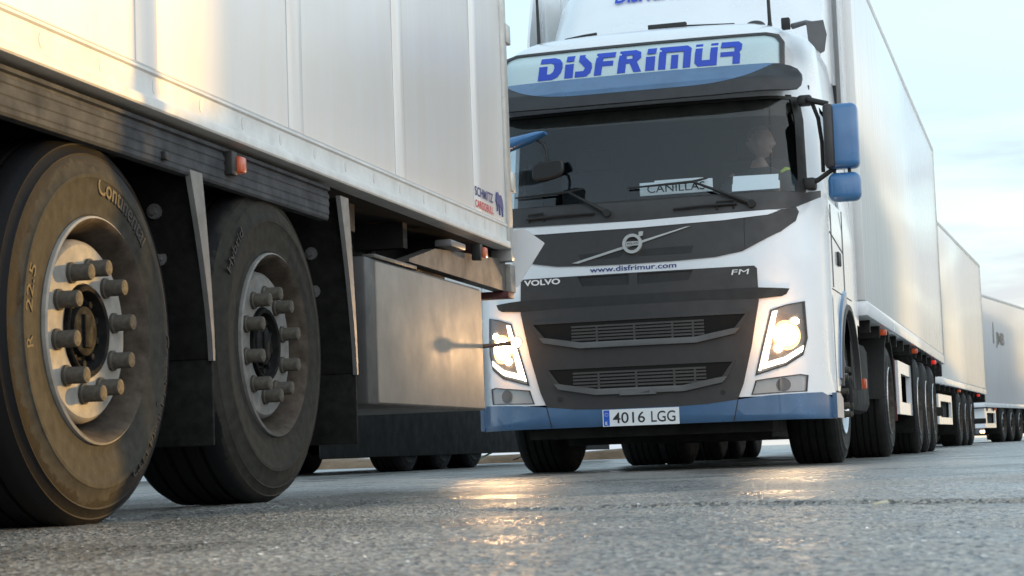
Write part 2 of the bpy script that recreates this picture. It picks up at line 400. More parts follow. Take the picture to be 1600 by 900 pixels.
def tag(o, label=None, cat=None, group=None, kind=None):
    if label: o['label'] = label
    if cat: o['category'] = cat
    if group: o['group'] = group
    if kind: o['kind'] = kind
    return o
def empty(name, loc, yaw):
    o = bpy.data.objects.new(name, None); COL.objects.link(o)
    o.location = loc; o.rotation_euler = (0, 0, -R(yaw)); o.empty_display_size = .3
    return o
def copy_part(o, parent, loc=None, rot=None):
    c = o.copy(); COL.objects.link(c); c.parent = parent
    if loc is not None: c.location = loc
    if rot is not None: c.rotation_euler = rot
    for ch in list(o.children): copy_part(ch, c)
    return c

def text_mesh(txt, size, bold=0., spacing=1.0):
    """outline of a piece of text as (verts 2-D, faces)"""
    cu = bpy.data.curves.new('t', 'FONT'); cu.body = txt; cu.size = size; cu.offset = bold; cu.space_character = spacing
    cu.resolution_u = 4; cu.fill_mode = 'FRONT'
    o = bpy.data.objects.new('t', cu); COL.objects.link(o)
    dg = bpy.context.evaluated_depsgraph_get(); dg.update()
    me = o.evaluated_get(dg).to_mesh()
    vs = [(v.co.x, v.co.y) for v in me.vertices]; fs = [tuple(p.vertices) for p in me.polygons]
    o.evaluated_get(dg).to_mesh_clear()
    bpy.data.objects.remove(o); bpy.data.curves.remove(cu)
    return vs, fs
def add_text(mb, txt, fn, width=None, height=None, bold=0., mi=None, slant=0., center=False, spacing=1.0):
    """lay text out in a box and map it with fn(x, y); height is that of the capitals"""
    vs, fs = text_mesh(txt, 1.0, bold, spacing)
    xs = [v[0] for v in vs]; ys = [v[1] for v in vs]
    x0, x1 = min(xs), max(xs)
    cap = .70 + bold
    sy = height / cap; sx = (width / (x1 - x0)) if width else sy
    off = -(x1 - x0) * sx / 2 if center else 0
    bv = [mb.bm.verts.new(fn((v[0] - x0) * sx + off + slant * v[1] * sy, v[1] * sy)) for v in vs]
    for f in fs: mb._f([bv[i] for i in f], mi)

# ------------------------------------------------------------------ ground
def vnoise(x, y, s, seed):
    x = x / s; y = y / s
    xi = np.floor(x).astype(np.int64); yi = np.floor(y).astype(np.int64)
    fx = x - xi; fy = y - yi
    fx = fx * fx * (3 - 2 * fx); fy = fy * fy * (3 - 2 * fy)
    def h(a, b):
        n = (a * 374761393 + b * 668265263 + seed * 974634777) & 0xffffffff
        n = ((n ^ (n >> 13)) * 1274126177) & 0xffffffff
        return ((n ^ (n >> 16)) & 0xffff) / 65535.0
    return (h(xi, yi) * (1 - fx) + h(xi + 1, yi) * fx) * (1 - fy) + (h(xi, yi + 1) * (1 - fx) + h(xi + 1, yi + 1) * fx) * fy
SEAM_A, SEAM_B = np.array([-.25, 5.22]), np.array([1.30, 4.06])    # a raised bitumen joint across the road
def ground_height(x, y):
    x = np.asarray(x, float); y = np.asarray(y, float)
    near = np.clip((16 - np.hypot(x, y)) / 8, 0, 1)
    h = (vnoise(x, y, .0125, 1) - .5) * .0042 + (vnoise(x, y, .024, 2) - .5) * .0016 + (vnoise(x, y, .07, 3) - .5) * .0012
    h = h * near
    h += (vnoise(x, y, .6, 5) - .5) * .006 * near
    h += .016 * np.exp(-((x + .79) ** 2 + (y - 6.37) ** 2) / .35)
    d = (SEAM_B - SEAM_A) / np.linalg.norm(SEAM_B - SEAM_A)
    t = (x - SEAM_A[0]) * d[0] + (y - SEAM_A[1]) * d[1]
    n = -(x - SEAM_A[0]) * d[1] + (y - SEAM_A[1]) * d[0]      # + is away from the camera
    n = n + (vnoise(t, t * 0, .25, 9) - .5) * .03
    k = np.clip(n / .012, 0, 1) * np.clip((.42 - n) / .30, 0, 1) * np.clip((t + .1) / .8, 0, 1)
    h += .011 * k
    return h
xs = np.arange(-1.75, 2.25, .0075)
ox = 2.25 * 1.16 ** np.arange(1, 50); oxl = -1.75 * 1.16 ** np.arange(1, 50)
xs = np.concatenate([oxl[::-1], xs, ox])
ys = [1.6]
while ys[-1] < 9.5: ys.append(ys[-1] + .0055 * (ys[-1] / 2.6) ** 1.25)
while ys[-1] < 3000: ys.append(ys[-1] * 1.03 if ys[-1] < 40 else ys[-1] * 1.2)
ys = np.concatenate([-np.array([300, 120, 50, 20, 10, 5, 2, 0.0])[:], np.array([.8, 1.3]), np.array(ys)])
ys = np.unique(ys)
GX, GY = np.meshgrid(xs, ys)
GZ = ground_height(GX, GY)
nr, ncl = GX.shape
co = np.stack([GX, GY, GZ], -1).reshape(-1, 3).astype(np.float32)
ii = np.arange(nr * ncl).reshape(nr, ncl)
fc = np.stack([ii[:-1, :-1], ii[:-1, 1:], ii[1:, 1:], ii[1:, :-1]], -1).reshape(-1, 4).astype(np.int32)
me = bpy.data.meshes.new('asphalt_ground')
me.vertices.add(len(co)); me.vertices.foreach_set('co', co.ravel())
me.loops.add(fc.size); me.loops.foreach_set('vertex_index', fc.ravel())
me.polygons.add(len(fc)); me.polygons.foreach_set('loop_start', np.arange(0, fc.size, 4, dtype=np.int32))
me.polygons.foreach_set('use_smooth', np.ones(len(fc), dtype=bool))
me.update(calc_edges=True)
gm = mat('worn_asphalt', (.05, .05, .05), .5)
nt = gm.node_tree; gb = nt.nodes['Principled BSDF']
tc = nt.nodes.new('ShaderNodeTexCoord')
vo = nt.nodes.new('ShaderNodeTexVoronoi'); vo.inputs['Scale'].default_value = 125
nt.links.new(tc.outputs['Object'], vo.inputs['Vector'])
rp = nt.nodes.new('ShaderNodeValToRGB'); rp.color_ramp.interpolation = 'LINEAR'
for p, c in ((0, (.030, .033, .039)), (.55, (.054, .060, .068)), (.8, (.085, .088, .090)), (1, (.34, .33, .30))):
    e = rp.color_ramp.elements[0] if p == 0 else (rp.color_ramp.elements[1] if p == 1 else rp.color_ramp.elements.new(p))
    e.position = p; e.color = (*c, 1)
sepc = nt.nodes.new('ShaderNodeSeparateColor')
nt.links.new(vo.outputs['Color'], sepc.inputs['Color']); nt.links.new(sepc.outputs['Red'], rp.inputs['Fac'])
n1 = nt.nodes.new('ShaderNodeTexNoise'); n1.inputs['Scale'].default_value = 1.3; n1.inputs['Detail'].default_value = 6
nt.links.new(tc.outputs['Object'], n1.inputs['Vector'])
mrr = nt.nodes.new('ShaderNodeMapRange'); mrr.inputs['From Min'].default_value = .35; mrr.inputs['From Max'].default_value = .65
mrr.inputs['To Min'].default_value = .20; mrr.inputs['To Max'].default_value = .46
mps = nt.nodes.new('ShaderNodeMapping'); mps.inputs['Rotation'].default_value = (0, 0, R(16)); mps.inputs['Scale'].default_value = (2.2, .16, 1)
ns = nt.nodes.new('ShaderNodeTexNoise'); ns.inputs['Scale'].default_value = 1.0; ns.inputs['Detail'].default_value = 4      # worn wheel tracks along the lanes
nt.links.new(tc.outputs['Object'], mps.inputs['Vector']); nt.links.new(mps.outputs['Vector'], ns.inputs['Vector'])
avg = nt.nodes.new('ShaderNodeMath'); avg.operation = 'MULTIPLY_ADD'; avg.inputs[1].default_value = .5
sb = nt.nodes.new('ShaderNodeMath'); sb.operation = 'SUBTRACT'; sb.inputs[1].default_value = .5
nt.links.new(ns.outputs['Fac'], sb.inputs[0]); nt.links.new(sb.outputs[0], avg.inputs[0]); nt.links.new(n1.outputs['Fac'], avg.inputs[2])
nt.links.new(avg.outputs[0], mrr.inputs['Value']); nt.links.new(mrr.outputs['Result'], gb.inputs['Roughness'])
mxc = nt.nodes.new('ShaderNodeMixRGB'); mxc.blend_type = 'MULTIPLY'; mxc.inputs['Fac'].default_value = 1
mr3 = nt.nodes.new('ShaderNodeMapRange'); mr3.inputs['From Min'].default_value = .3; mr3.inputs['From Max'].default_value = .7
mr3.inputs['To Min'].default_value = .75; mr3.inputs['To Max'].default_value = 1.25
nt.links.new(avg.outputs[0], mr3.inputs['Value'])
nt.links.new(rp.outputs['Color'], mxc.inputs['Color1']); nt.links.new(mr3.outputs['Result'], mxc.inputs['Color2'])
nt.links.new(mxc.outputs['Color'], gb.inputs['Base Color'])
bp = nt.nodes.new('ShaderNodeBump'); bp.inputs['Strength'].default_value = .6; bp.inputs['Distance'].default_value = .005
nt.links.new(vo.outputs['Distance'], bp.inputs['Height']); nt.links.new(bp.outputs['Normal'], gb.inputs['Normal'])
me.materials.append(gm)
ground = bpy.data.objects.new('asphalt_ground', me); COL.objects.link(ground)
tag(ground, kind='structure')

# low soil verge far across the road
def verge(name, x0, x1, y0, y1, h):
    b = MB(); n = 60; rings = []
    for i in range(n + 1):
        x = x0 + (x1 - x0) * i / n
        hh = h * (.8 + .4 * random.random())
        rings.append([(x, y0 + random.uniform(-.1, .1), -.05), (x, y0 + .25, hh * .7), (x, y0 + .8, hh), (x, y1, hh * .9), (x, y1 + .5, -.05)])
    b.loft(rings, closed=False)
    return tag(b.build(name, 'soil', smooth=60), kind='structure')
verge('soil_verge', -45, 3.6, 33.5, 46, .17)

# unseen steel post and box, added right of the frame to cast shadow strips
SUN_H = Vector((math.sin(R(SUN_AZ)), math.cos(R(SUN_AZ)), 0))
def blocker_post():
    p = Vector((-1.1047, 5.11, 0)) + Vector((math.cos(R(13.9)), -math.sin(R(13.9)), 0)) * .03 + Vector((math.sin(R(13.9)), math.cos(R(13.9)), 0)) * .25 + SUN_H * 5.6
    root = tag(empty('blocker_post', p, -38), 'slim steel post added out of view to cast a shadow strip', 'sun blocker')
    b = MB(); b.tube([(0, 0, -.05), (0, 0, .3), (0, 0, .35), (0, 0, 7)], [.06, .06, .056, .05], 20); b.build('pole', 'steel_strip', root)
    b = MB(); b.tube([(0, 0, 6.9), (.3, 0, 7.15), (1.1, 0, 7.3)], .03, 8); b.build('arm', 'steel_strip', root)
    b = MB(); b.box(1.05, 1.7, -.12, .12, 7.25, 7.37, .03); b.build('post_head', 'alu', root)
    cb = tag(empty('blocker_box', p, -38), 'low grey box added out of view beside the post to shade the tyre', 'cabinet')
    b = MB(); b.box(-.2, .2, .064, .46, .0, 1.66, .01); b.build('body', 'grey_mid', cb)
    b = MB(); b.box(-.23, .23, .060, .49, 1.663, 1.70, .01); b.build('roof', 'grey_mid', cb)
    b = MB(); b.box(-.215, -.203, .10, .42, .1, 1.58, .004); b.build('door', 'steel_strip', cb)
blocker_post()

# ------------------------------------------------------------------ wheels
TR, TW = .523, .385
def tyre_profile(w=TW, r=TR, grooves=True):
    p = [(.292, -.030), (.300, -.012), (.312, -.006), (.330, -.010), (.345, -.004), (.375, .000), (.405, .001), (.409, .004), (.420, .004), (.424, .000),
         (.448, -.006), (.470, -.014), (.4745, -.012), (.479, -.018), (.497, -.028), (.501, -.026), (.506, -.034), (.515, -.046), (r, -.062)]
    if grooves:
        for g in (.105, .165, w - .165, w - .105):
            p += [(r, -g + .009), (r - .013, -g + .006), (r - .013, -g - .006), (r, -g - .009)]
    p += [(r, -w + .062), (.506, -w + .034), (.47, -w + .014), (.40, -w), (.33, -w + .01), (.30, -w + .012), (.292, -w + .03)]
    return p
def make_wheel(parent, loc, tyre_mat='tyre', detailed=True, rim_mat='rim', hub_out=False, rot=0., flip=False, dual=False):
    """wheel (disc) > tyre, hub, wheel_nut; local +X points out of the vehicle"""
    b = MB()
    if hub_out:
        prof = [(.306, -.012), (.305, .003), (.297, .005), (.290, -.002), (.284, -.02), (.262, -.05), (.252, -.085), (.24, -.09), (.225, -.06), (.205, -.018), (.18, -.008), (.12, -.008)]
        ring_e, hub = -.008, [(.125, -.01), (.12, .03), (.10, .05), (.05, .06), (0, .062)]
    else:
        prof = [(.306, -.014), (.3055, .002), (.300, .006), (.293, .001), (.286, -.012), (.279, -.030), (.268, -.060), (.258, -.11), (.2535, -.175), (.2505, -.185), (.2492, -.165), (.2475, -.066), (.242, -.050), (.232, -.041), (.20, -.040), (.128, -.040), (.124, -.05), (.124, -.10)]
        ring_e, hub = -.040, [(.122, -.075), (.121, -.030), (.116, -.026), (.108, -.030), (.103, -.062), (.070, -.066), (.066, -.040), (.060, -.037), (.018, -.037), (.014, -.030), (0, -.030)]
    n = 96 if detailed else 40
    k = next(i for i, q in enumerate(prof) if q[0] <= (.268 if hub_out else .3002))
    j = next(i for i, q in enumerate(prof) if q[0] <= (.220 if hub_out else .2493))
    b.lathe(prof[:k + 1], n, 0); b.lathe(prof[k:j + 1], n, 1); b.lathe(prof[j:], n, 0)
    if detailed:      # vent slots in the disc are dark recesses, modelled as plugs
        for q in range(10):
            a = 2 * PI * (q + .5) / 10 + rot
            pass
    w = b.build('wheel', [rim_mat if detailed and not hub_out else 'chrome', 'rim_dark'], parent, loc=loc)
    if flip: w.rotation_euler = (0, 0, PI)
    b = MB(); b.lathe(tyre_profile(), 128 if detailed else 56, close=True)
    if dual: b.lathe([(r, x - .34) for r, x in tyre_profile(.30)], 56, close=True)
    b.build('tyre', tyre_mat, w)
    b = MB(); b.lathe(hub, 48)
    if detailed and not hub_out:
        for q in range(10):
            a = 2 * PI * q / 10 + rot + .2
            b.lathe([(0, -.046), (.010, -.046), (.011, -.049), (.011, -.064)], 6, c=(0, .087 * math.cos(a), .087 * math.sin(a)))
        b.box(-.038, -.028, -.022, .022, -.045, .045, .004)
    b.build('hub', 'hub', w)
    if detailed:
        nb = MB()
        nb.lathe([(.0285, -.002), (.0285, .008), (.0235, .011), (.0225, .014), (.0225, .056), (.0205, .061), (.012, .063), (0, .0635)], 18)
        nut = nb.build('wheel_nut', 'nut', w)
        for q in range(10):
            a = 2 * PI * q / 10 + rot
            o = nut if q == 0 else copy_part(nut, w)
            o.location = (ring_e, .170 * math.cos(a), .170 * math.sin(a))
    return w

def arc_text(parent, txt, r, ang, h, wdt, bold, x=.0030, upright=True):
    """raised lettering bent round the side wall; ang is the angle (deg, from local +Y towards +Z) of its middle"""
    b = MB()
    def fn(px, py):
        if upright: a = R(ang) - px / r; rr = r + py          # reads clockwise seen from outside, tops outward
        else: a = R(ang) + px / r; rr = r - py
        # seen from +X, local +Y is to the right
        return Vector((x, rr * math.cos(a), rr * math.sin(a)))
    add_text(b, txt, fn, wdt, h, bold, center=True)
    # give it a little thickness
    g = bmesh.ops.extrude_face_region(b.bm, geom=list(b.bm.faces))
    for v in [q for q in g['geom'] if isinstance(q, bmesh.types.BMVert)]: v.co.x -= .004
    return b.build('lettering', 'tyre_text', parent, smooth=0)

# ------------------------------------------------------------------ near trailer on the left
LYAW = 13.9
def near_trailer():
    T = empty('semi_trailer', (-1.1047, 5.11, 0), LYAW)
    tag(T, 'close white refrigerated trailer with dusty tyres and a grey storage box, filling the left side', 'trailer', 'trailers standing in the queue')
    W = 2.56; S0, S1 = -8.6, 4.55; U = .03
    # body: skin with raised joint strips, underside, rear post
    b = MB()
    b.box(U - W, U, S0, 4.405, 1.277, 4.0, .004, 0)
    for s in np.arange(-8.27, 4.2, 1.205):
        s = s + .03
        b.box(U - .02, U + .0022, s, s + .137, 1.279, 3.93, .0015, 0)
        b.box(U - .02, U + .0014, s - .005, s - .0005, 1.279, 3.93, 0, 1); b.box(U - .02, U + .0012, s + .1375, s + .142, 1.279, 3.93, 0, 1)
    b.box(U - .02, U + .002, S0, 4.40, 1.2745, 1.2785, 0, 1)
    b.build('body', ['skin_near', 'seam'], T)
    # kick strip: pressed plate with a rounded lip along its foot
    prof = [(U + .001, 1.2740), (U + .006, 1.270), (U + .007, 1.262), (U + .001, 1.256), (U + .001, 1.196), (U + .004, 1.190), (U + .016, 1.186), (U + .019, 1.180), (U + .019, 1.159), (U + .015, 1.1535), (U - .06, 1.153), (U - .06, 1.274)]
    b = MB()
    b.loft([[(u, s, z) for u, z in prof] for s in (S0, 4.404)], cap=True)
    for s in np.arange(-8.4, 4.3, .335):
        b.prism([(s + .012 * math.cos(a), 1.226 + .020 * math.sin(a)) for a in np.linspace(0, 2 * PI, 15)[:-1]], lambda s_, z, d: (U + .0022 - d, s_, z), .01, 0)
    b.build('kick_strip', ['alu_dirty', 'alu'], T)
    b = MB(); b.box(U - W + .05, U - .062, S0, 4.5, 1.154, 1.2765); b.build('floor', 'chassis', T)
    # rear frame post and door edge
    b = MB(); b.box(U - .10, U + .012, 4.408, 4.475, 1.156, 4.0, .006); b.box(U - .10, U + .004, 4.477, 4.53, 1.10, 4.0, .004); b.build('rear_post', 'alu', T)
    b = MB(); b.box(U - W, U - .01, 4.532, 4.575, 1.10, 4.0, .008); b.build('rear_door', 'grey_mid', T)
    for z in (1.45, 2.2, 2.9):
        b = MB(); b.box(U - .03, U + .012, 4.51, 4.59, z, z + .10, .006); b.build('hinge', 'alu', T)
    # ribbed side rail over the wheels
    pr = [(-.005, 1.136), (.012, 1.134), (.014, 1.122), (.004, 1.118), (.004, 1.110), (.009, 1.106), (.010, 1.094), (.007, 1.090), (.007, 1.082), (.009, 1.078), (.009, 1.064), (.0065, 1.060), (.0065, 1.052), (.008, 1.048), (.008, 1.036), (.0055, 1.032), (.0055, 1.020), (.0, 1.013), (-.03, 1.013), (-.03, 1.136)]
    b = MB(); b.loft([[(u, s, z) for u, z in pr] for s in (S0, 1.852)], cap=True); b.build('side_rail', 'rail', T, smooth=25)
    # chassis and axles
    b = MB()
    for u in (-.78, -1.78): b.box(u - .05, u + .05, S0 + 2, 4.4, .72, 1.153)
    for s in np.arange(-6, 4.3, .7): b.box(U - W + .1, -.10, s, s + .06, 1.04, 1.15)
    for s in (-1.30, 0, 1.30):
        b.tube([(-2.4, s, .52), (-.10, s, .52)], .075, 12)
        for u in (-.62, -1.92): b.box(u - .15, u + .15, s - .35, s + .4, .55, .82, .05)
    b.build('chassis', 'chassis', T)
    b = MB(); b.box(-.34, -.32, 2.2, 4.5, .86, 1.153); b.build('inner_panel', 'chassis', T)
    # inner splash board closing the wheel bay
    b = MB(); b.box(-.52, -.50, -2.2, 2.15, .50, 1.15); b.build('splash_board', 'chassis', T)
    # wheels
    spec = [(-1.30, .52, 'tyre', .1, False), (0, .514, 'tyre_near', .18, True), (1.30, .537, 'tyre_near_b', .26, True)]
    for s, z, tm, rot, det in spec:
        w = make_wheel(T, (0, s, z), tm, det, 'rim_grimy' if s > 0 else 'rim', rot=rot)
        if s == 0:
            arc_text(w, 'Continental', .368, 66, .052, .30, .012)
            arc_text(w, 'Conti Hybrid HT3', .408, -31, .034, .47, .008)
            arc_text(w, 'R', .375, 187, .032, .028, .004); arc_text(w, '22.5', .375, 167, .032, .12, .004)
        elif s > 0:
            arc_text(w, 'Hybrid', .432, 140, .034, .18, .006)
        make_wheel(T, (-2.50, s, z), 'tyre', False, flip=True)
    # mud flaps: leaning boards between the axles with a galvanised edge
    for s0, s1, zt in ((.655, .765, 1.03), (2.03, 2.13, 1.12)):
        b = MB(); b.prism([(-.50, zt), (-.012, zt), (-.012, .47), (-.50, .47)], lambda u, z, d, s0=s0, s1=s1, zt=zt: (u, s1 + (s0 - s1) * ((z - .47) / (zt - .47)) ** 1.5 + d, z), .02)
        b.build('mudguard', 'rubber_flap', T)
        b = MB(); ring = []
        for q in range(9):
            t = q / 8; z = zt + (.462 - zt) * t
            c = s1 + (s0 - s1) * (max(0, z - .47) / (zt - .47)) ** 1.5
            wd = .078 * (1 - t) ** 1.4 + .015
            ring.append([(-.010, c - wd * .55, z), (.006, c - wd * .5, z), (.006, c + wd * .5, z), (-.010, c + wd * .5, z)])
        b.loft(ring, cap=True); b.build('mudguard_edge', 'steel_strip', T)
        b = MB(); b.box(-.46, -.005, s1 + .005, s1 + .020, .205, .475, .004); b.build('mud_flap', 'rubber_flap', T)
        for z in (.78, .92):
            c = s1 + (s0 - s1) * ((z - .47) / (zt - .47)) ** 1.5
            b = MB(); b.tube([(-.14, c - .001, z), (-.14, c - .018, z)], .024, 12); b.tube([(-.14, c - .017, z), (-.14, c - .03, z)], .012, 6); b.build('bolt', 'grey_mid', T)
    for k, (u, s0_, z0, s1_, z1, dip) in enumerate(((-.22, 2.15, 1.08, 2.75, 1.02, .10), (-.30, 2.2, 1.10, 3.3, 1.06, .16))):
        b = MB(); b.tube([(u, s0_ + (s1_ - s0_) * t, z0 + (z1 - z0) * t - dip * 4 * t * (1 - t)) for t in np.linspace(0, 1, 13)], .012, 8); b.build('air_hose', 'cable', T)
    # storage box with door, end panel and cap rail
    b = MB(); b.box(-.62, -.006, 2.285, 4.0, .355, .925, .01, 1)
    b.box(-.02, 0.0, 2.405, 3.995, .362, .915, .006, 0)
    b.build('storage_box', ['box_grey', 'box_side'], T)
    b = MB(); b.box(-.05, .004, 2.38, 2.95, .926, .942, .004); b.build('box_lid_trim', 'beam', T)
    # side marker lamp on a rubber arm
    b = MB(); b.tube([(-.03, 4.03, .655), (.05, 4.04, .66), (.15, 4.06, .668)], [.011, .009, .012], 12)
    b.tube([(.150, 4.075, .668), (.150, 4.04, .668)], [.020, .030], 16); arm = b.build('marker_arm', 'arm_rubber', T)
    b = MB(); b.tube([(.150, 4.041, .668), (.150, 4.030, .668), (.150, 4.022, .668)], [.0265, .024, .014], 16); b.build('marker_lens', 'marker_lit', arm)
    # underframe beam at the back
    b = MB(); b.prism([(2.95, .975), (3.35, 1.055), (3.7, 1.075), (4.598, 1.118), (4.598, .958), (2.95, .962)], lambda s, z, d: (-.03 - d, s, z), .06); b.build('rear_beam', 'beam', T)
    b = MB(); b.box(-.095, -.004, 4.602, 4.70, .955, 1.097, .008); b.build('beam_end', 'rim', T)
    b = MB(); b.box(-.05, .03, 3.40, 3.64, 1.068, 1.10, .008); b.build('bracket', 'grey_mid', T)
    b = MB(); b.box(-2.5, -.35, 4.55, 4.66, .38, .50, .01); b.build('underrun_bar', 'chassis', T)
    b = MB(); b.box(-2.5, -.01, 4.56, 4.68, .925, .958, .005); b.build('lamp_board', 'maroon', T)
    b = MB(); b.box(-.36, -.18, 4.55, 4.70, .93, .966, .008); b.build('tail_lamp', 'red', T)
    b = MB(); b.prism([(-.02, 1.272), (.045, 1.285), (.148, 1.205), (.150, 1.20), (.005, .99), (-.02, .985)], lambda u, z, d: (u, 4.705 + d, z), .006); b.build('corner_plate', 'paint_white', T)
    for s in (.93, 3.93):
        b = MB(); b.box(-.01, .034, s - .055, s - .012, 1.05, 1.125, .004); h = b.build('side_marker', 'black', T)
        b = MB(); b.box(.0, .046, s - .010, s + .042, 1.062, 1.114, .008); b.build('marker_lens', 'amber', h)
    b = MB(); b.box(.0, .022, .40, .425, 1.03, 1.055, .004); b.build('rail_bolt', 'black', T)
    # maker's lettering and emblem near the back
    b = MB()
    f = lambda x, y: Vector((U + .0045, 3.815 + x, 1.347 + y))
    add_text(b, 'SCHMITZ', f, .335, .044, .02)
    add_text(b, 'CARGOBULL', lambda x, y: Vector((U + .0045, 3.815 + x, 1.292 + y)), .335, .036, .02, mi=1)
    el = [(0, .62), (.1, .95), (.3, 1), (.45, .9), (.75, .92), (.92, .75), (1, .5), (.95, .1), (.82, .1), (.8, .42), (.6, .45), (.58, .12), (.45, .12), (.42, .5), (.3, .52), (.22, .25), (.12, .22), (.14, .5)]
    b.prism([(4.205 + .14 * x, 1.288 + .125 * y) for x, y in el], lambda s, z, d: (U + .0045 - d, s, z), .003)
    b.build('lettering', ['letter_navy', 'letter_red'], T, smooth=0)
    return T
near_trailer()

# ------------------------------------------------------------------ the tractor unit facing the camera
DYAW = 15.6
DO = (.83782664, 12.94, 0)
_zs = [.2, .3, .5, 1.0, 1.4, 1.78, 2.48, 2.6, 2.9, 3.0, 3.3]; _vs = [.03, 0, 0, .0, .03, .08, .26, .29, .36, .44, .7]
def SF(u, z):
    a = abs(u); c = .04 * (a / .9) ** 2
    if a > .85: c += .42 * ((a - .85) / .4) ** 2.2
    return float(np.interp(z, _zs, _vs)) + c
def on_front(off=0.):
    return lambda u, z, d: (u, SF(u, z) - off + d, z)
def mirrored(p): return [(-a, b) for a, b in reversed(p)]
def half_width(z): return float(np.interp(z, [0, 1.7, 3.1], [1.25, 1.25, 1.15]))

LET = {
 'D': ([(.05, 1), (.6, 1), (.85, .9), (.98, .72), (1, .5), (.95, .28), (.82, .1), (.6, 0), (0, 0), (.02, .62), (.36, .62), (.36, .26), (.5, .26), (.62, .36), (.66, .52), (.62, .68), (.52, .75), (.05, .75)], []),
 'i0': ([(0, .74), (1, .74), (1, 1), (0, 1)], []), 'i1': ([(0, 0), (1, 0), (1, .62), (0, .62)], []),
 'S': ([(.16, 1), (.5, 1), (.5, .9), (.95, .58), (1, .38), (.92, .15), (.68, 0), (0, 0), (0, .26), (.48, .26), (.58, .38), (.18, .70)], []),
 'F': ([(.05, 1), (1, 1), (1, .76), (.40, .76), (.40, .60), (.92, .60), (.92, .38), (.38, .38), (.36, 0), (0, 0)], []),
 'R': ([(.04, 1), (.7, 1), (.93, .88), (.96, .62), (.80, .45), (1, 0), (.68, 0), (.5, .40), (.34, .40), (.33, 0), (0, 0)], [[(.35, .60), (.60, .60), (.60, .77), (.35, .77)]]),
 'm0': ([(0, 0), (0, 1), (.86, 1), (1, .86), (1, 0), (.77, 0), (.77, .74), (.23, .74), (.23, 0)], []), 'm1': ([(.39, 0), (.61, 0), (.61, .60), (.39, .60)], []),
 'U': ([(0, 1), (0, .16), (.16, 0), (1, 0), (1, 1), (.68, 1), (.68, .26), (.32, .26), (.32, 1)], []),
 'P': ([(0, 1), (.8, 1), (1, .86), (1, .62), (.9, .5), (.95, .4), (.95, 0), (.6, 0), (.6, .34), (0, .34), (0, .54), (.66, .54), (.66, .74), (0, .74)], []),
}
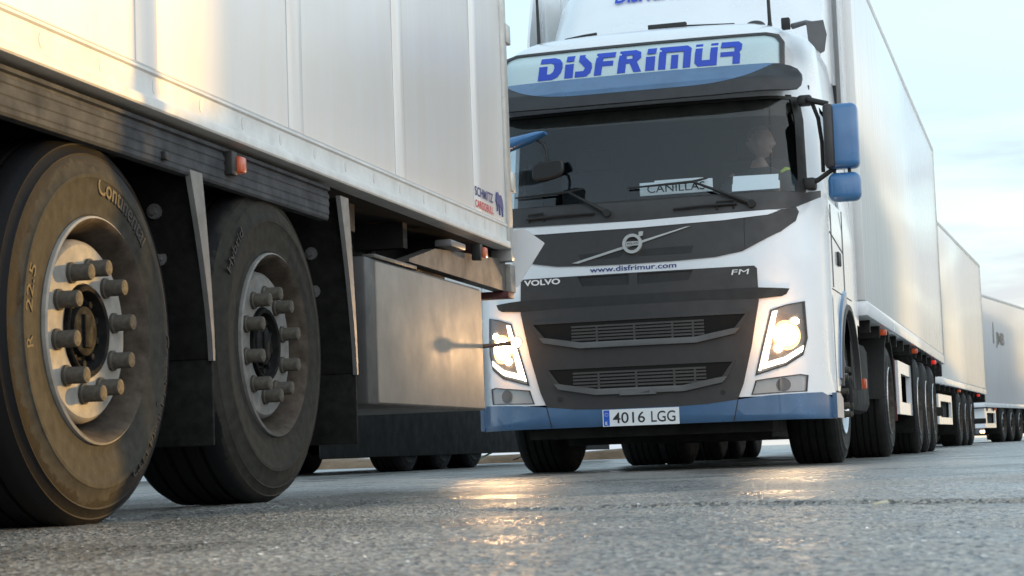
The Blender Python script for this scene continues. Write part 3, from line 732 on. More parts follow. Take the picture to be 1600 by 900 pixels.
def tractor():
    T = empty('tractor_unit', DO, DYAW)
    tag(T, 'white and blue lorry cab with lit headlights and blue lettering above its windscreen', 'lorry cab')
    # ---- cab body: front skin with corners, sides, roof, back
    b = MB()
    _h = [(.896, 1.041), (1.00, 1.074), (1.104, 1.098), (1.112, .86), (1.08, .738), (.98, .667), (.78, .609), (.79, .66)]; _g = [(.775, .576), (1.06, .609), (1.107, .602), (1.095, .494), (.745, .481), (.762, .53)]
    b.conform([(-1.25, .47), (1.25, .47), (1.25, 1.84), (-1.25, 1.84)], on_front(), .03, .05, holes=[_h, mirrored(_h), _g, mirrored(_g)])
    def side(o, v, z, d): return (o * (half_width(z) - d), v, z)
    for o in (-1, 1):
        arc = [(1.50 + .64 * math.cos(a), .50 + .64 * math.sin(a)) for a in np.linspace(PI * .97, PI * .03, 20)]
        poly = [(.49, .50), (.80, .50), (.86, .54)] + arc + [(2.16, .62), (2.25, .95), (2.25, 1.84), (.57, 1.84)]
        b.conform(poly, lambda v, z, d, o=o: side(o, v, z, d), .03, .12)
        # pillars beside the windscreen and behind the door window
        b.conform([(.57, 1.838), (.66, 1.838), (.87, 2.525), (.76, 2.525)], lambda v, z, d, o=o: side(o, v, z, d), .03)
        b.conform([(1.42, 1.838), (2.25, 1.838), (2.25, 2.525), (1.42, 2.525)], lambda v, z, d, o=o: side(o, v, z, d), .03, .15)
        q = [(1.10, 1.84), (1.25, 1.84), (1.205, 2.52), (1.085, 2.52)]
        b.conform(q if o > 0 else mirrored(q), on_front(), .03)
    # upper part: rings from the visor up and over the roof
    rings = []
    for z, inset in ((2.52, 0), (2.6, 0), (2.75, 0), (2.9, 0), (3.0, .0), (3.06, .03), (3.10, .09), (3.115, .2)):
        w = half_width(z) - inset; zz = min(z, 3.06)
        r = [(u * w / 1.25, SF(u, zz) + inset * 1.2, z + (.03 * (1 - (u / 1.25) ** 2) if z > 2.95 else 0)) for u in np.linspace(-1.25, 1.25, 41)]
        r += [(w, 1.2, z), (w, 1.8, z), (w, 2.25 - inset, z), (0, 2.25 - inset, z), (-w, 2.25 - inset, z), (-w, 1.8, z), (-w, 1.2, z)]
        rings.append(r)
    b.loft(rings); b._f([v for v in [b.bm.verts.new(p) for p in rings[-1]]])
    b.box(-1.2, 1.2, 2.20, 2.249, .95, 2.5)
    b.build('cab_body', 'paint_white', T, smooth=40)
    # interior shell
    b = MB(); b.box(-1.18, 1.18, .52, 2.19, 1.15, 1.19); b.box(-1.19, 1.19, 2.14, 2.19, 1.19, 2.9)
    b.box(-1.15, 1.15, .70, 2.19, 2.62, 2.65)
    b.build('cab_interior', 'interior', T)
    b = MB(); b.conform([(-1.06, 1.60), (1.06, 1.60), (1.06, 1.815), (-1.06, 1.815)], lambda u, z, d: (u, SF(u, z) + .10 + d, z), .30, .1)
    b.box(.35, 1.0, .60, .78, 1.80, 1.90, .04); b.build('dashboard', 'interior', T)
    for u in (-.62, .62):
        b = MB(); b.box(u - .26, u + .26, 1.05, 1.55, 1.45, 1.62, .05); b.box(u - .26, u + .26, 1.52, 1.66, 1.55, 2.28, .05); b.box(u - .14, u + .14, 1.54, 1.64, 2.28, 2.46, .04); b.build('seat', 'interior', T)
    b = MB(); c = Vector((.66, .98, 1.84)); ax = Vector((0, .5, .87)); e1 = Vector((1, 0, 0)); e2 = ax.cross(e1)
    b.tube([c + e1 * .21 * math.cos(a) + e2 * .21 * math.sin(a) for a in np.linspace(0, 2 * PI, 33)], .014, 8, cap=False); b.tube([c - e1 * .2, c, c + e1 * .2], .012, 6); b.tube([c, c - ax * .3], .03, 8)
    b.build('steering_wheel', 'interior', T)
    b = MB(); b.conform([(-1.05, 2.425), (1.02, 2.395), (1.05, 2.45), (1.05, 2.55), (-1.05, 2.55)], lambda u, z, d: (u, SF(u, z) + .05 + d, z), .01); b.build('sun_blind', 'blind', T)
    # ---- windscreen and door glass
    b = MB(); b.conform([(-1.085, 1.842), (1.105, 1.842), (1.115, 1.95), (1.10, 2.36), (1.08, 2.515), (-1.08, 2.515), (-1.10, 2.36), (-1.115, 1.95)], on_front(-.004), .006); b.build('windscreen', 'glass', T)
    fr = [(-1.13, 1.825), (1.13, 1.825), (1.14, 1.95), (1.125, 2.37), (1.10, 2.53), (-1.10, 2.53), (-1.125, 2.37), (-1.14, 1.95)]
    hole = [(-1.075, 1.850), (1.075, 1.850), (1.088, 1.95), (1.075, 2.36), (1.05, 2.51), (-1.05, 2.51), (-1.075, 2.36), (-1.088, 1.95)]
    b = MB(); b.conform(fr, on_front(.006), .02, holes=[hole]); b.build('windscreen_seal', 'black', T)
    for o in (-1, 1):
        b = MB(); b.prism([(.665, 1.842), (1.415, 1.842), (1.415, 2.518), (.868, 2.518)], lambda v, z, d, o=o: (o * (half_width(z) - .012 - d), v, z), .005); b.build('door_window', 'glass_clear', T)
    # ---- dark cowl under the windscreen, wipers, handles
    cow = [(-1.16, 1.70), (-1.06, 1.718), (0, 1.700), (.95, 1.722), (1.075, 1.742), (1.14, 1.78), (1.215, 1.83), (1.215, 1.875), (1.13, 1.848), (0, 1.834), (-1.13, 1.848), (-1.215, 1.875), (-1.215, 1.83)]
    b = MB(); b.conform(cow, on_front(.012), .03); b.build('cowl', 'grey_plastic', T)
    for (pa, pb, pc, pd) in (((-.19, 1.765), (-.47, 1.935), (-.86, 1.925), (-.36, 1.955)), ((.80, 1.765), (.40, 1.945), (-.05, 1.932), (.50, 1.965))):
        b = MB(); q = lambda p, o: (p[0], SF(p[0], p[1]) - o, p[1])
        b.tube([q(pa, .03), q(((pa[0] + pb[0]) / 2, (pa[1] + pb[1]) / 2), .045), q(pb, .035)], [.018, .011, .008], 8)
        b.tube([q(pd, .02), q(pb, .028), q(pc, .02)], [.006, .010, .006], 6)
        b.tube([q(pa, .0), q(pa, .05)], .026, 12)
        b.build('wiper', 'black', T)
    for (u0, u1, m) in ((-.82, -.28, -.70), (.22, .70, .62)):
        b = MB(); q = lambda u, z, o: (u, SF(u, z) - o, z)
        b.tube([q(u0 + .05, 1.762, .03), q((u0 + u1) / 2, 1.770, .035), q(u1, 1.772, .03)], .009, 8)
        b.tube([q(m - .055, 1.74, .015), q(m - .055, 1.792, .035), q(m + .055, 1.796, .035), q(m + .055, 1.742, .015)], .008, 8); b.build('grab_handle', 'black', T)
    # ---- black upper panel with white stripe, badge and diagonal bar
    up = [(-1.10, 1.66), (-.627, 1.648), (.032, 1.648), (.60, 1.664), (.93, 1.692), (.985, 1.722), (1.075, 1.742), (1.09, 1.71), (1.07, 1.645), (.98, 1.57), (.724, 1.447), (.55, 1.418), (.292, 1.408), (0, 1.405), (-.292, 1.408), (-.55, 1.418), (-.724, 1.447), (-.98, 1.57), (-1.085, 1.645)]
    b = MB(); b.conform(up, on_front(.010), .03); b.build('upper_panel', 'grey_plastic', T)
    b = MB(); b.conform([(-1.12, 1.695), (0.033, 1.697), (.958, 1.719), (.962, 1.708), (.90, 1.685), (.60, 1.664), (.032, 1.650), (-.627, 1.650), (-1.10, 1.662)], on_front(.016), .03); b.build('white_stripe', 'paint_white', T)
    b = MB(); b.conform([(.05, 1.50), (.40, 1.505), (.38, 1.455), (.02, 1.455)], on_front(.012), .01); b.conform([(-.40, 1.49), (-.08, 1.50), (-.11, 1.455), (-.38, 1.45)], on_front(.012), .01); b.build('panel_recess', 'black', T)
    b = MB(); b.conform([(.74, 1.465), (.745, 1.463), (.745, 1.668), (.74, 1.667)], on_front(.0115), .01); b.build('panel_seam', 'black', T)
    b = MB(); c = (-.018, 1.541)
    b.conform([(-.445, 1.432), (-.40, 1.428), (.0, 1.530), (.385, 1.638), (.345, 1.634), (.0, 1.548)], on_front(.020), .012); b.build('badge_bar', 'reflector' if False else 'alu', T)
    b = MB(); ring = [(c[0] + .068 * math.cos(a), c[1] + .068 * math.sin(a)) for a in np.linspace(0, 2 * PI, 41)[:-1]]; inn = [(c[0] + .047 * math.cos(a), c[1] + .047 * math.sin(a)) for a in np.linspace(0, 2 * PI, 41)[:-1]]
    b.conform(ring, on_front(.034), .022, holes=[inn])
    b.prism([(.026, 1.585), (.056, 1.618), (.030, 1.612), (.060, 1.588)][0:1] + [(.056, 1.592), (.060, 1.622), (.030, 1.620)], lambda u, z, d: (u, SF(u, z) - .034 + d, z), .012)
    b.prism([(-.062, 1.527), (.026, 1.527), (.026, 1.556), (-.062, 1.556)], lambda u, z, d: (u, SF(u, z) - .030 + d, z), .012)
    b.build('badge_ring', 'alu', T)
    b = MB(); add_text(b, 'VOLVO', lambda x, y: Vector((-.056 + x, SF(-.02, 1.54) - .0315, 1.534 + y)), .076, .015, .02); b.build('badge_lettering', 'ink', T, smooth=0)
    # ---- white band with web address, grille
    b = MB(); add_text(b, 'www.disfrimur.com', lambda x, y: Vector((-.322 + x, SF(-.322 + x, 1.36 + y) - .004, 1.362 + y)), .600, .036, .012); b.build('lettering', 'letter_navy', T, smooth=0)
    gr = [(-.80, 1.343), (.80, 1.343), (.818, 1.325), (.823, 1.105), (.764, .808), (.698, .556), (.655, .455), (.45, .433), (.28, .427), (-.28, .427), (-.45, .433), (-.655, .455), (-.698, .556), (-.764, .808), (-.823, 1.105), (-.818, 1.325)]
    holes = [[(-.41, 1.335), (-.05, 1.335), (-.05, 1.262), (-.375, 1.270)], [(.01, 1.335), (.39, 1.335), (.36, 1.270), (.01, 1.262)],
             [(-.455, .987), (.445, .987), (.440, .868), (-.45, .868)], [(-.452, .697), (.450, .697), (.442, .575), (-.446, .575)]]
    b = MB(); b.conform(gr, on_front(.014), .045, holes=holes); b.build('grille', 'grey_plastic', T)
    b = MB(); b.conform([(-.79, 1.335), (.79, 1.335), (.81, 1.105), (.75, .808), (.685, .556), (.64, .46), (-.64, .46), (-.685, .556), (-.75, .808), (-.81, 1.105)], on_front(.0045), .003); b.build('radiator', 'black', T)
    # dark slot between upper and lower grille, running out over the headlights
    b = MB(); b.conform([(-.815, 1.195), (.815, 1.195), (1.02, 1.182), (1.00, 1.145), (.97, 1.13), (.815, 1.118), (.5, 1.128), (-.5, 1.128), (-.815, 1.118), (-.97, 1.13), (-1.0, 1.145), (-1.02, 1.182)], on_front(.0155), .01); b.build('grille_slot', 'black', T)
    # two raised frames with mesh of bars
    for (zt, zb, w1, w2, zc) in ((1.045, .845, .755, .68, 1.0), (.730, .525, .655, .585, .68)):
        out = [(-w1, zt - .012), (-w1 + .02, zt), (w1 - .02, zt), (w1, zt - .012), (w2, zb + .06), (w2 - .28, zb), (-w2 + .28, zb), (-w2, zb + .06)]
        inn = [(-w1 + .022, zt - .022), (w1 - .022, zt - .022), (w2 - .03, zb + .080), (w2 - .29, zb + .024), (-w2 + .29, zb + .024), (-w2 + .03, zb + .080)]
        b = MB(); b.conform(out, on_front(.021), .015, holes=[inn]); b.build('grille_frame', 'grey_plastic', T)
        b = MB(); b.conform(inn, on_front(.0155), .003); b.build('grille_pocket', 'pocket', T)
        # bright lower lip
        lip = [(-w2 - .01, zb + .085), (-w2 + .02, zb + .048), (-w2 + .28, zb + .000), (w2 - .28, zb + .000), (w2 - .02, zb + .048), (w2 + .01, zb + .085), (w2 - .03, zb + .084), (w2 - .29, zb + .040), (-w2 + .29, zb + .040), (-w2 + .03, zb + .084)]
        b = MB(); b.conform(lip, lambda u, z, d: (u, SF(u, z) - .040 + .45 * max(0, z - zb - .02) * (abs(u) < w2 - .25) + d, z), .022); b.build('grille_lip', 'lip', T)
        ztop = zt - .055; zbot = zb + .025
        b = MB()
        for k in range(1, 6):
            z = zbot + .012 + (ztop + .012 - zbot) * k / 6; b.conform([(-.46, z - .0065), (.455, z - .0065), (.455, z + .0065), (-.46, z + .0065)], on_front(.021), .012)
        for u in (-.28, -.02, .24, .38): b.conform([(u - .007, zbot), (u + .007, zbot), (u + .007, ztop), (u - .007, ztop)], on_front(.023), .012)
        b.build('grille_mesh', 'mesh_bar', T)
    b = MB(); b.conform([(-.11, .545), (.09, .545), (.12, .515), (-.14, .515)], on_front(.040), .02); b.build('tow_cover', 'grey_mid', T)
    for u in (-.56, .56):
        b = MB(); b.prism([(u + .018 * math.cos(a), .505 + .018 * math.sin(a)) for a in np.linspace(0, 2 * PI, 17)[:-1]], lambda u_, z, d: (u_, SF(u_, z) - .017 + d, z), .01); b.build('sensor', 'black', T)
    b = MB(); add_text(b, 'VOLVO', lambda x, y: Vector((-.793 + x, SF(-.793 + x, 1.30) - .019, 1.297 + y)), .262, .038, .035); b.build('maker_lettering', 'plate_white', T, smooth=0)
    b = MB(); add_text(b, 'FM', lambda x, y: Vector((.648 + x, SF(.648 + x, 1.30) - .019, 1.287 + y)), .112, .036, .0, slant=.25); b.build('model_lettering', 'plate_white', T, smooth=0)
    # ---- headlights
    hl = [(.905, 1.035), (1.00, 1.068), (1.098, 1.092), (1.105, .86), (1.075, .745), (.975, .675), (.79, .618), (.80, .66)]
    bez = [(.896, 1.042), (1.00, 1.076), (1.106, 1.100), (1.113, .85), (1.083, .736), (.980, .666), (.777, .607), (.790, .655)]
    for o in (-1, 1):
        m_ = (lambda p: p) if o > 0 else mirrored
        b = MB(); b.conform(m_(bez), on_front(.006), .02, .03, holes=[m_(hl)]); h = b.build('headlight', 'grey_plastic', T)
        b = MB(); b.conform(m_(hl), lambda u, z, d: (u, SF(u, z) - .004 + d, z), .003, .025); b.build('lens', 'lens', h)
        b = MB(); b.conform(m_(hl), lambda u, z, d: (u, SF(u, z) + .012 + d, z), .004, .025)
        b.build('reflector', 'reflector', h)
        b = MB(); b.conform(m_([(.908, 1.030), (.938, 1.036), (.858, .690), (.834, .664), (.812, .640), (.800, .640)]), on_front(-.002), .006, .02)
        b.conform(m_([(.828, .650), (.850, .692), (.975, .726), (1.085, .800), (1.09, .770), (.975, .690)]), on_front(-.0025), .006, .02)
        b.build('daytime_strip', 'drl', h)
        for (u, z, r) in ((.985, .872, .070), (1.045, .965, .022), (.935, .785, .026)):
            b = MB(); b.conform([(o * u + r * math.cos(a), z + r * math.sin(a)) for a in np.linspace(0, 2 * PI, 25)[:-1]], lambda u_, z_, d: (u_, SF(u_, z_) + .004 + d, z_), .005, .02)
            b.build('bulb', 'beam_light', h)
        b = MB(); b.conform([(o * .985 + .10 * math.cos(a) * .85, .870 + .10 * math.sin(a)) for a in np.linspace(0, 2 * PI, 33)[:-1]], lambda u_, z_, d: (u_, SF(u_, z_) + .0085 + d, z_), .003, .02); b.build('lamp_bowl', 'bowl_lit', h)
        lt = bpy.data.objects.new('headlight_beam', bpy.data.lights.new('headlight_beam', 'SPOT')); COL.objects.link(lt); lt.parent = T
        lt.data.energy = 70 if o > 0 else 10; lt.data.color = (1.0, .58, .26); lt.data.spot_size = R(34 if o > 0 else 70); lt.data.spot_blend = .9; lt.data.shadow_soft_size = .06
        lt.location = (o * .97, SF(.97, .9) - .05, .89)
        lt.rotation_euler = Vector((-.17, -1, .025) if o > 0 else (.05, -1, -.035)).to_track_quat('-Z', 'Y').to_euler()
        pt = bpy.data.objects.new('headlight_glow', bpy.data.lights.new('headlight_glow', 'POINT')); COL.objects.link(pt); pt.parent = T
        pt.data.energy = 2.6; pt.data.color = (1.0, .46, .14); pt.data.shadow_soft_size = .05; pt.location = (o * .985, SF(.985, .88) - .13, .885)
        fg = [(.785, .572), (1.06, .604), (1.098, .598), (1.088, .498), (.755, .487), (.77, .53)]
        b = MB(); b.conform(m_([(.777, .577), (1.06, .610), (1.106, .603), (1.096, .493), (.745, .481), (.762, .53)]), on_front(.005), .012, holes=[m_(fg)]); f = b.build('fog_lamp', 'grey_plastic', T)
        b = MB(); b.conform(m_(fg), on_front(-.010), .005, .025); b.build('reflector', 'fog_reflector', f)
        b = MB()
        for r0 in (.045, .030): b.conform([(o * .955 + r0 * math.cos(a), .542 + r0 * math.sin(a)) for a in np.linspace(0, 2 * PI, 25)[:-1]], lambda u_, z_, d, r0=r0: (u_, SF(u_, z_) + (.006 if r0 > .04 else .003) + d, z_), .005, .02)
        b.build('lamp_bowl', 'grey_mid', f)
        b = MB(); b.conform(m_(fg), on_front(.002), .003, .025); b.build('lens', 'lens', f)
        # white corner beside the lamps seam and step
    # ---- bumper
    bl = [(-1.245, .310), (1.245, .310), (1.25, .44), (1.18, .488), (.86, .474), (.66, .455), (.45, .434), (-.45, .434), (-.66, .455), (-.86, .474), (-1.18, .488), (-1.25, .44)]
    b = MB(); b.conform(bl, lambda u, z, d: (u, SF(u, z) - .012 + .02 * max(0, (.34 - z) / .03) ** 2 + d, z), .06)
    for o in (-1, 1): b.prism([(.45, .315), (.86, .315), (.86, .45), (.70, .485), (.45, .485)], lambda v, z, d, o=o: (o * (1.262 - d), v, z), .03)
    b.build('bumper', 'paint_blue', T)
    b = MB()
    for o in (-1, 1):
        p = [(.655, .456), (.661, .456), (.628, .312), (.622, .312)]; b.conform(p if o > 0 else mirrored(p), on_front(.0135), .004)
    b.build('bumper_seam', 'black', T)
    b = MB(); b.box(-.74, .74, .92, .95, .19, .42); b.box(-1.15, 1.15, .30, .80, .325, .36); b.box(-.85, .85, .25, .9, .24, .40); b.box(-.62, .62, .95, 2.3, .20, .9, .05); b.box(-.55, .6, 2.4, 4.2, .19, .9, .05); b.build('bumper_underside', 'chassis', T)
    b = MB(); b.conform([(-.262, .309), (.262, .309), (.262, .421), (-.262, .421)], on_front(.022), .008); pl = b.build('number_plate', 'plate_white', T)
    b = MB(); b.conform([(-.256, .313), (-.214, .313), (-.214, .417), (-.256, .417)], on_front(.0225), .001); b.build('country_band', 'plate_blue', pl)
    b = MB(); add_text(b, 'E', lambda x, y: Vector((-.243 + x, SF(0, .36) - .024, .322 + y)), .014, .020, .02)
    for k in range(12):
        a = 2 * PI * k / 12; b.prism([(-.235 + .011 * math.cos(a) + .002 * math.cos(t), .388 + .011 * math.sin(a) + .002 * math.sin(t)) for t in np.linspace(0, 2 * PI, 7)[:-1]], lambda u, z, d: (u, SF(u, z) - .0235 + d, z), .0005)
    b.build('country_letter', 'plate_white', pl, smooth=0)
    b = MB(); add_text(b, '4016', lambda x, y: Vector((-.192 + x, SF(-.19 + x, .36) - .0235, .329 + y)), .222, .073, .006); b.build('plate_number', 'ink', pl, smooth=0)
    b = MB(); add_text(b, 'LGG', lambda x, y: Vector((.072 + x, SF(.07 + x, .36) - .0235, .329 + y)), .165, .073, .006); b.build('plate_lettering', 'ink', pl, smooth=0)
    # ---- visor, blue stripe, sign box
    zl = lambda u: 2.606 + .143 * (abs(u) / .95) ** 5
    arc_ = [(u, zl(u)) for u in np.linspace(.95, -.95, 31)]
    vis = [(-1.10, 2.545), (-.55, 2.532), (0, 2.530), (.55, 2.533), (1.04, 2.548), (1.105, 2.565), (1.13, 2.60), (1.138, 2.65), (1.13, 2.69), (1.105, 2.725), (1.06, 2.745), (1.0, 2.755)] + arc_ + [(-1.0, 2.755), (-1.06, 2.745), (-1.105, 2.725), (-1.13, 2.69), (-1.138, 2.65), (-1.13, 2.60)]
    def visf(u, z, d): return (u, SF(u, z) - .155 * min(1, max(0, (2.80 - z) / .16)) - .012 + d, z)
    b = MB(); b.conform(vis, visf, .04); b.build('visor', 'visor', T)
    b = MB(); b.conform([(-.955, 2.758), (.955, 2.758)] + [(u, z + .002) for u, z in arc_], visf, .03); b.build('blue_stripe', 'paint_blue', T)
    fo = [(-1.02, 2.757), (1.02, 2.757), (1.02, 2.93), (.985, 2.985), (.90, 3.002), (-.90, 3.002), (-.985, 2.985), (-1.02, 2.93)]
    fi = [(-.995, 2.762), (.995, 2.762), (.992, 2.92), (.96, 2.965), (.89, 2.982), (-.89, 2.982), (-.96, 2.965), (-.992, 2.92)]
    b = MB(); b.conform(fo, on_front(.03), .05, holes=[fi]); b.build('sign_frame', 'grey_plastic', T)
    b = MB(); b.conform(fi, on_front(.016), .02); sg = b.build('sign_face', 'sign_face', T)
    b = MB()
    lays = [('D', -.714, -.537), ('i0', -.512, -.455), ('i1', -.517, -.455), ('S', -.440, -.318), ('F', -.300, -.155), ('R', -.132, .040), ('i0', .074, .137), ('i1', .069, .134), ('m0', .160, .386), ('m1', .160, .386), ('U', .414, .570), ('P', .592, .737)]
    for k, a0, a1 in lays:
        o, hs = LET[k]
        tf = lambda p: (a0 + p[0] * (a1 - a0) + .012 * (p[1] - .5), 2.776 + .168 * p[1])
        b.conform([tf(p) for p in o], on_front(.020), .003, holes=[[tf(p) for p in h] for h in hs])
    b.build('sign_lettering', 'letter_blue', sg, smooth=0)
    # ---- roof deflector and its side wings
    b = MB(); rings = []
    for v, z in ((.86, 3.13), (.93, 3.22), (1.10, 3.42), (1.35, 3.68), (1.75, 3.93), (2.15, 4.02)):
        rings.append([(u, v + .25 * (abs(u) / .95) ** 3, z - .02 * (u / .95) ** 2) for u in np.linspace(-.66, .98, 19)])
    b.loft(rings, closed=False)
    for (u, s) in ((-.66, -1), (.98, 1)):
        b.loft([[(u, v + .25 * (abs(u) / .95) ** 3, z - .02 * (u / .95) ** 2) for v, z in ((.86, 3.13), (.93, 3.22), (1.10, 3.42), (1.35, 3.68), (1.75, 3.93), (2.15, 4.02))],
                [(u + s * .20, v + .36, z - .02) for v, z in ((.92, 3.10), (.98, 3.20), (1.15, 3.40), (1.40, 3.65), (1.8, 3.90), (2.2, 4.0))]], closed=False)
    b.build('roof_deflector', 'paint_white', T, smooth=50)
    b = MB()
    add_text(b, 'DISFRIMUR', lambda x, y: Vector((-.31 + x, 1.135 + (y + .0) * .80, 3.475 + y)), .62, .12, .03); b.build('deflector_lettering', 'letter_blue', T, smooth=0)
    b = MB(); b.tube([(.02, .72, 3.145), (.2, .70, 3.152), (.64, .74, 3.135)], .016, 8); b.box(.02, .30, .69, .73, 3.14, 3.185, .006); b.build('roof_rail', 'black', T)
    b = MB(); b.tube([(-.60, .72, 3.135), (-.46, .71, 3.15), (-.36, .70, 3.155)], .014, 8); b.build('roof_strip', 'black', T)
    for u in (-.835, .875):
        b = MB(); b.tube([(u, .86, 3.06), (u, .86, 3.16), (u - .02, .9, 4.0)], [.03, .014, .005], 8); b.build('aerial', 'black', T)
    b = MB(); b.ball((.78, .80, 3.13), .07, (1, 1, .5)); b.build('roof_beacon', 'grey_plastic', T)
    # corner mirror on the roof edge
    b = MB(); b.tube([(1.06, .66, 3.07), (1.16, .60, 3.075), (1.24, .56, 3.03)], [.022, .018, .03], 10)
    b.loft([[(x, y, z) for x, y, z in ((1.17 + dx, .52, 3.06), (1.29 + dx, .52, 3.065), (1.31 + dx, .52, 2.96), (1.29 + dx, .52, 2.845), (1.26 + dx, .52, 2.83), (1.18 + dx, .52, 2.93))] if k == 0 else
            [(x, y, z) for x, y, z in ((1.19, .70, 3.04), (1.27, .70, 3.045), (1.28, .70, 2.96), (1.27, .70, 2.88), (1.25, .70, 2.87), (1.20, .70, 2.95))] for k, dx in ((0, 0), (1, 0))], cap=True)
    b.build('corner_mirror', 'grey_mid', T)
    b = MB(); b.box(.985, 1.045, .62, .68, 3.05, 3.13, .008); b.build('roof_lamp', 'black', T)
    # upper side fairing behind the cab
    for o in (-1, 1):
        b = MB(); b.conform([(1.6, 2.9), (2.25, 2.9), (2.25, 3.95), (1.95, 3.85), (1.70, 3.4)], lambda v, z, d, o=o: (o * (1.14 + .06 * (v - 1.6) - d), v, z), .02, .2)
        b.build('side_fairing', 'paint_white', T)
        b = MB(); b.conform([(2.26, 1.05), (2.56, 1.05), (2.56, 3.9), (2.26, 3.9)], lambda v, z, d, o=o: (o * (1.235 - d), v, z), .02, .3); b.build('cab_side_flap', 'paint_white', T)
    # ---- mirrors on the driver's side
    for o in (1, -1):
        b = MB(); X = lambda u: o * u
        b.box(min(X(1.29), X(1.505)), max(X(1.29), X(1.505)), .30, .46, 1.995, 2.44, .045, 0, 4); mm = b.build('mirror', 'mirror_blue', T)
        b = MB(); b.box(min(X(1.278), X(1.345)), max(X(1.278), X(1.345)), .27, .40, 2.0, 2.435, .02); b.build('mirror_edge', 'grey_plastic', mm)
        b = MB(); b.box(min(X(1.31), X(1.49)), max(X(1.31), X(1.49)), .45, .463, 2.03, 2.41, .005); b.build('mirror_glass', 'mirror_glass', mm)
        b = MB(); b.box(min(X(1.285), X(1.505)), max(X(1.285), X(1.505)), .31, .45, 1.772, 1.968, .05, 0, 4); m2 = b.build('lower_mirror', 'mirror_blue', T)
        b = MB(); b.box(min(X(1.31), X(1.48)), max(X(1.31), X(1.48)), .44, .453, 1.80, 1.945, .005); b.build('mirror_glass', 'mirror_glass', m2)
        b = MB(); b.tube([(X(1.13), .42, 2.49), (X(1.18), .36, 2.485), (X(1.31), .36, 2.445)], [.03, .020, .020], 10)
        b.tube([(X(1.20), .38, 2.47), (X(1.235), .40, 2.36), (X(1.25), .42, 2.2), (X(1.25), .42, 1.99)], .014, 8)
        b.tube([(X(1.15), .40, 1.915), (X(1.22), .36, 1.93), (X(1.34), .37, 2.01)], [.026, .018, .016], 10)
        b.tube([(X(1.33), .38, 1.95), (X(1.33), .38, 2.01)], .012, 8); b.tube([(X(1.43), .38, 1.95), (X(1.43), .38, 2.01)], .012, 8)
        b.box(min(X(1.10), X(1.20)), max(X(1.10), X(1.20)), .36, .46, 2.455, 2.525, .02); b.box(min(X(1.12), X(1.20)), max(X(1.12), X(1.20)), .34, .46, 1.87, 1.95, .015)
        b.build('mirror_arm', 'black', T)
    # front mirror hanging before the left of the windscreen
    b = MB(); rings = []
    for t in np.linspace(0, 1, 9):
        u = -1.12 + .55 * t; z = 2.235 + .095 * t ** 1.6 - .0; th = .055 * math.sin(PI * min(1, .25 + .75 * (1 - t)) * .5) * (1 if t < .95 else .35) + .004
        v = .02 - .10 * math.sin(PI * t * .6)
        rings.append([(u + .018 * math.cos(a) * 0, v + .055 * math.cos(a), z + th * math.sin(a)) for a in np.linspace(0, 2 * PI, 15)[:-1]])
    b.loft(rings, cap=True); b.build('front_mirror_arm', 'mirror_blue', T)
    b = MB(); b.tube([(-.635, -.08, 2.29), (-.585, -.08, 2.25), (-.568, -.08, 2.20), (-.566, -.08, 2.12)], .011, 8)
    b.loft([[(-.556 + w * math.copysign(abs(math.cos(a)) ** .55, math.cos(a)), y, 2.068 + h * math.copysign(abs(math.sin(a)) ** .55, math.sin(a)) + .02 * math.cos(a)) for a in np.linspace(0, 2 * PI, 25)[:-1]] for y, w, h in ((-.125, .100, .052), (-.115, .112, .064), (-.09, .112, .064), (-.05, .07, .04))], cap=True)
    b.build('front_mirror', 'black', T)
    # ---- door handle, seams, arch lip
    b = MB(); b.box(1.248, 1.266, 1.02, 1.17, 1.40, 1.50, .01); b.build('door_handle', 'black', T)
    b = MB()
    for (p0, p1) in (((.70, 1.80), (.70, 1.22)), ((1.44, 1.83), (1.44, 1.20)), ((.62, 1.205), (1.9, 1.205)), ((.60, 1.60), (1.44, 1.52))):
        b.tube([(1.2515, p0[0], p0[1]), (1.2515, p1[0], p1[1])], .004, 5)
    b.build('door_seam', 'grey_mid', T)
    for o in (1, -1):
        b = MB(); ring = []
        for a in np.linspace(PI * .98, PI * .02, 24):
            c_, s_ = math.cos(a), math.sin(a)
            ring.append([(o * 1.235, 1.5 + .60 * c_, .5 + .60 * s_), (o * 1.275, 1.5 + .61 * c_, .5 + .61 * s_), (o * 1.275, 1.5 + .645 * c_, .5 + .645 * s_), (o * 1.245, 1.5 + .665 * c_, .5 + .665 * s_)])
        b.loft(ring, cap=True); b.build('arch_lip', 'grey_plastic', T)
        b = MB(); ring = []
        for a in np.linspace(PI * .96, PI * .55, 14):
            c_, s_ = math.cos(a), math.sin(a)
            ring.append([(o * 1.246, 1.5 + .655 * c_, .5 + .655 * s_), (o * 1.268, 1.5 + .66 * c_, .5 + .66 * s_), (o * 1.268, 1.5 + .74 * c_, .5 + .74 * s_), (o * 1.246, 1.5 + .76 * c_, .5 + .76 * s_)])
        b.loft(ring, cap=True); b.build('arch_trim', 'paint_blue', T)
        b = MB(); b.prism([(.70, .50), (1.5 - .66, .56), (1.5 - .62, .95), (.78, 1.10), (.60, 1.16), (.60, .50)], lambda v, z, d, o=o: (o * (1.256 - d), v, z), .004); b.build('arch_corner', 'grey_mid' if False else 'paint_white', T)
        b = MB(); b.box(min(o * .98, o * 1.22), max(o * .98, o * 1.22), .78, .90, .32, 1.0); b.box(min(o * .55, o * .60), max(o * .55, o * .60), .8, 2.2, .35, 1.12); b.box(min(o * .6, o * 1.22), max(o * .6, o * 1.22), .9, 2.2, 1.17, 1.20); b.box(min(o * .6, o * 1.2), max(o * .6, o * 1.2), 2.12, 2.15, .35, 1.17); b.build('wheel_arch', 'chassis', T)
    # ---- chassis, tank, wheels
    b = MB()
    for u in (-.42, .42): b.box(u - .04, u + .04, .5, 6.2, .62, .90)
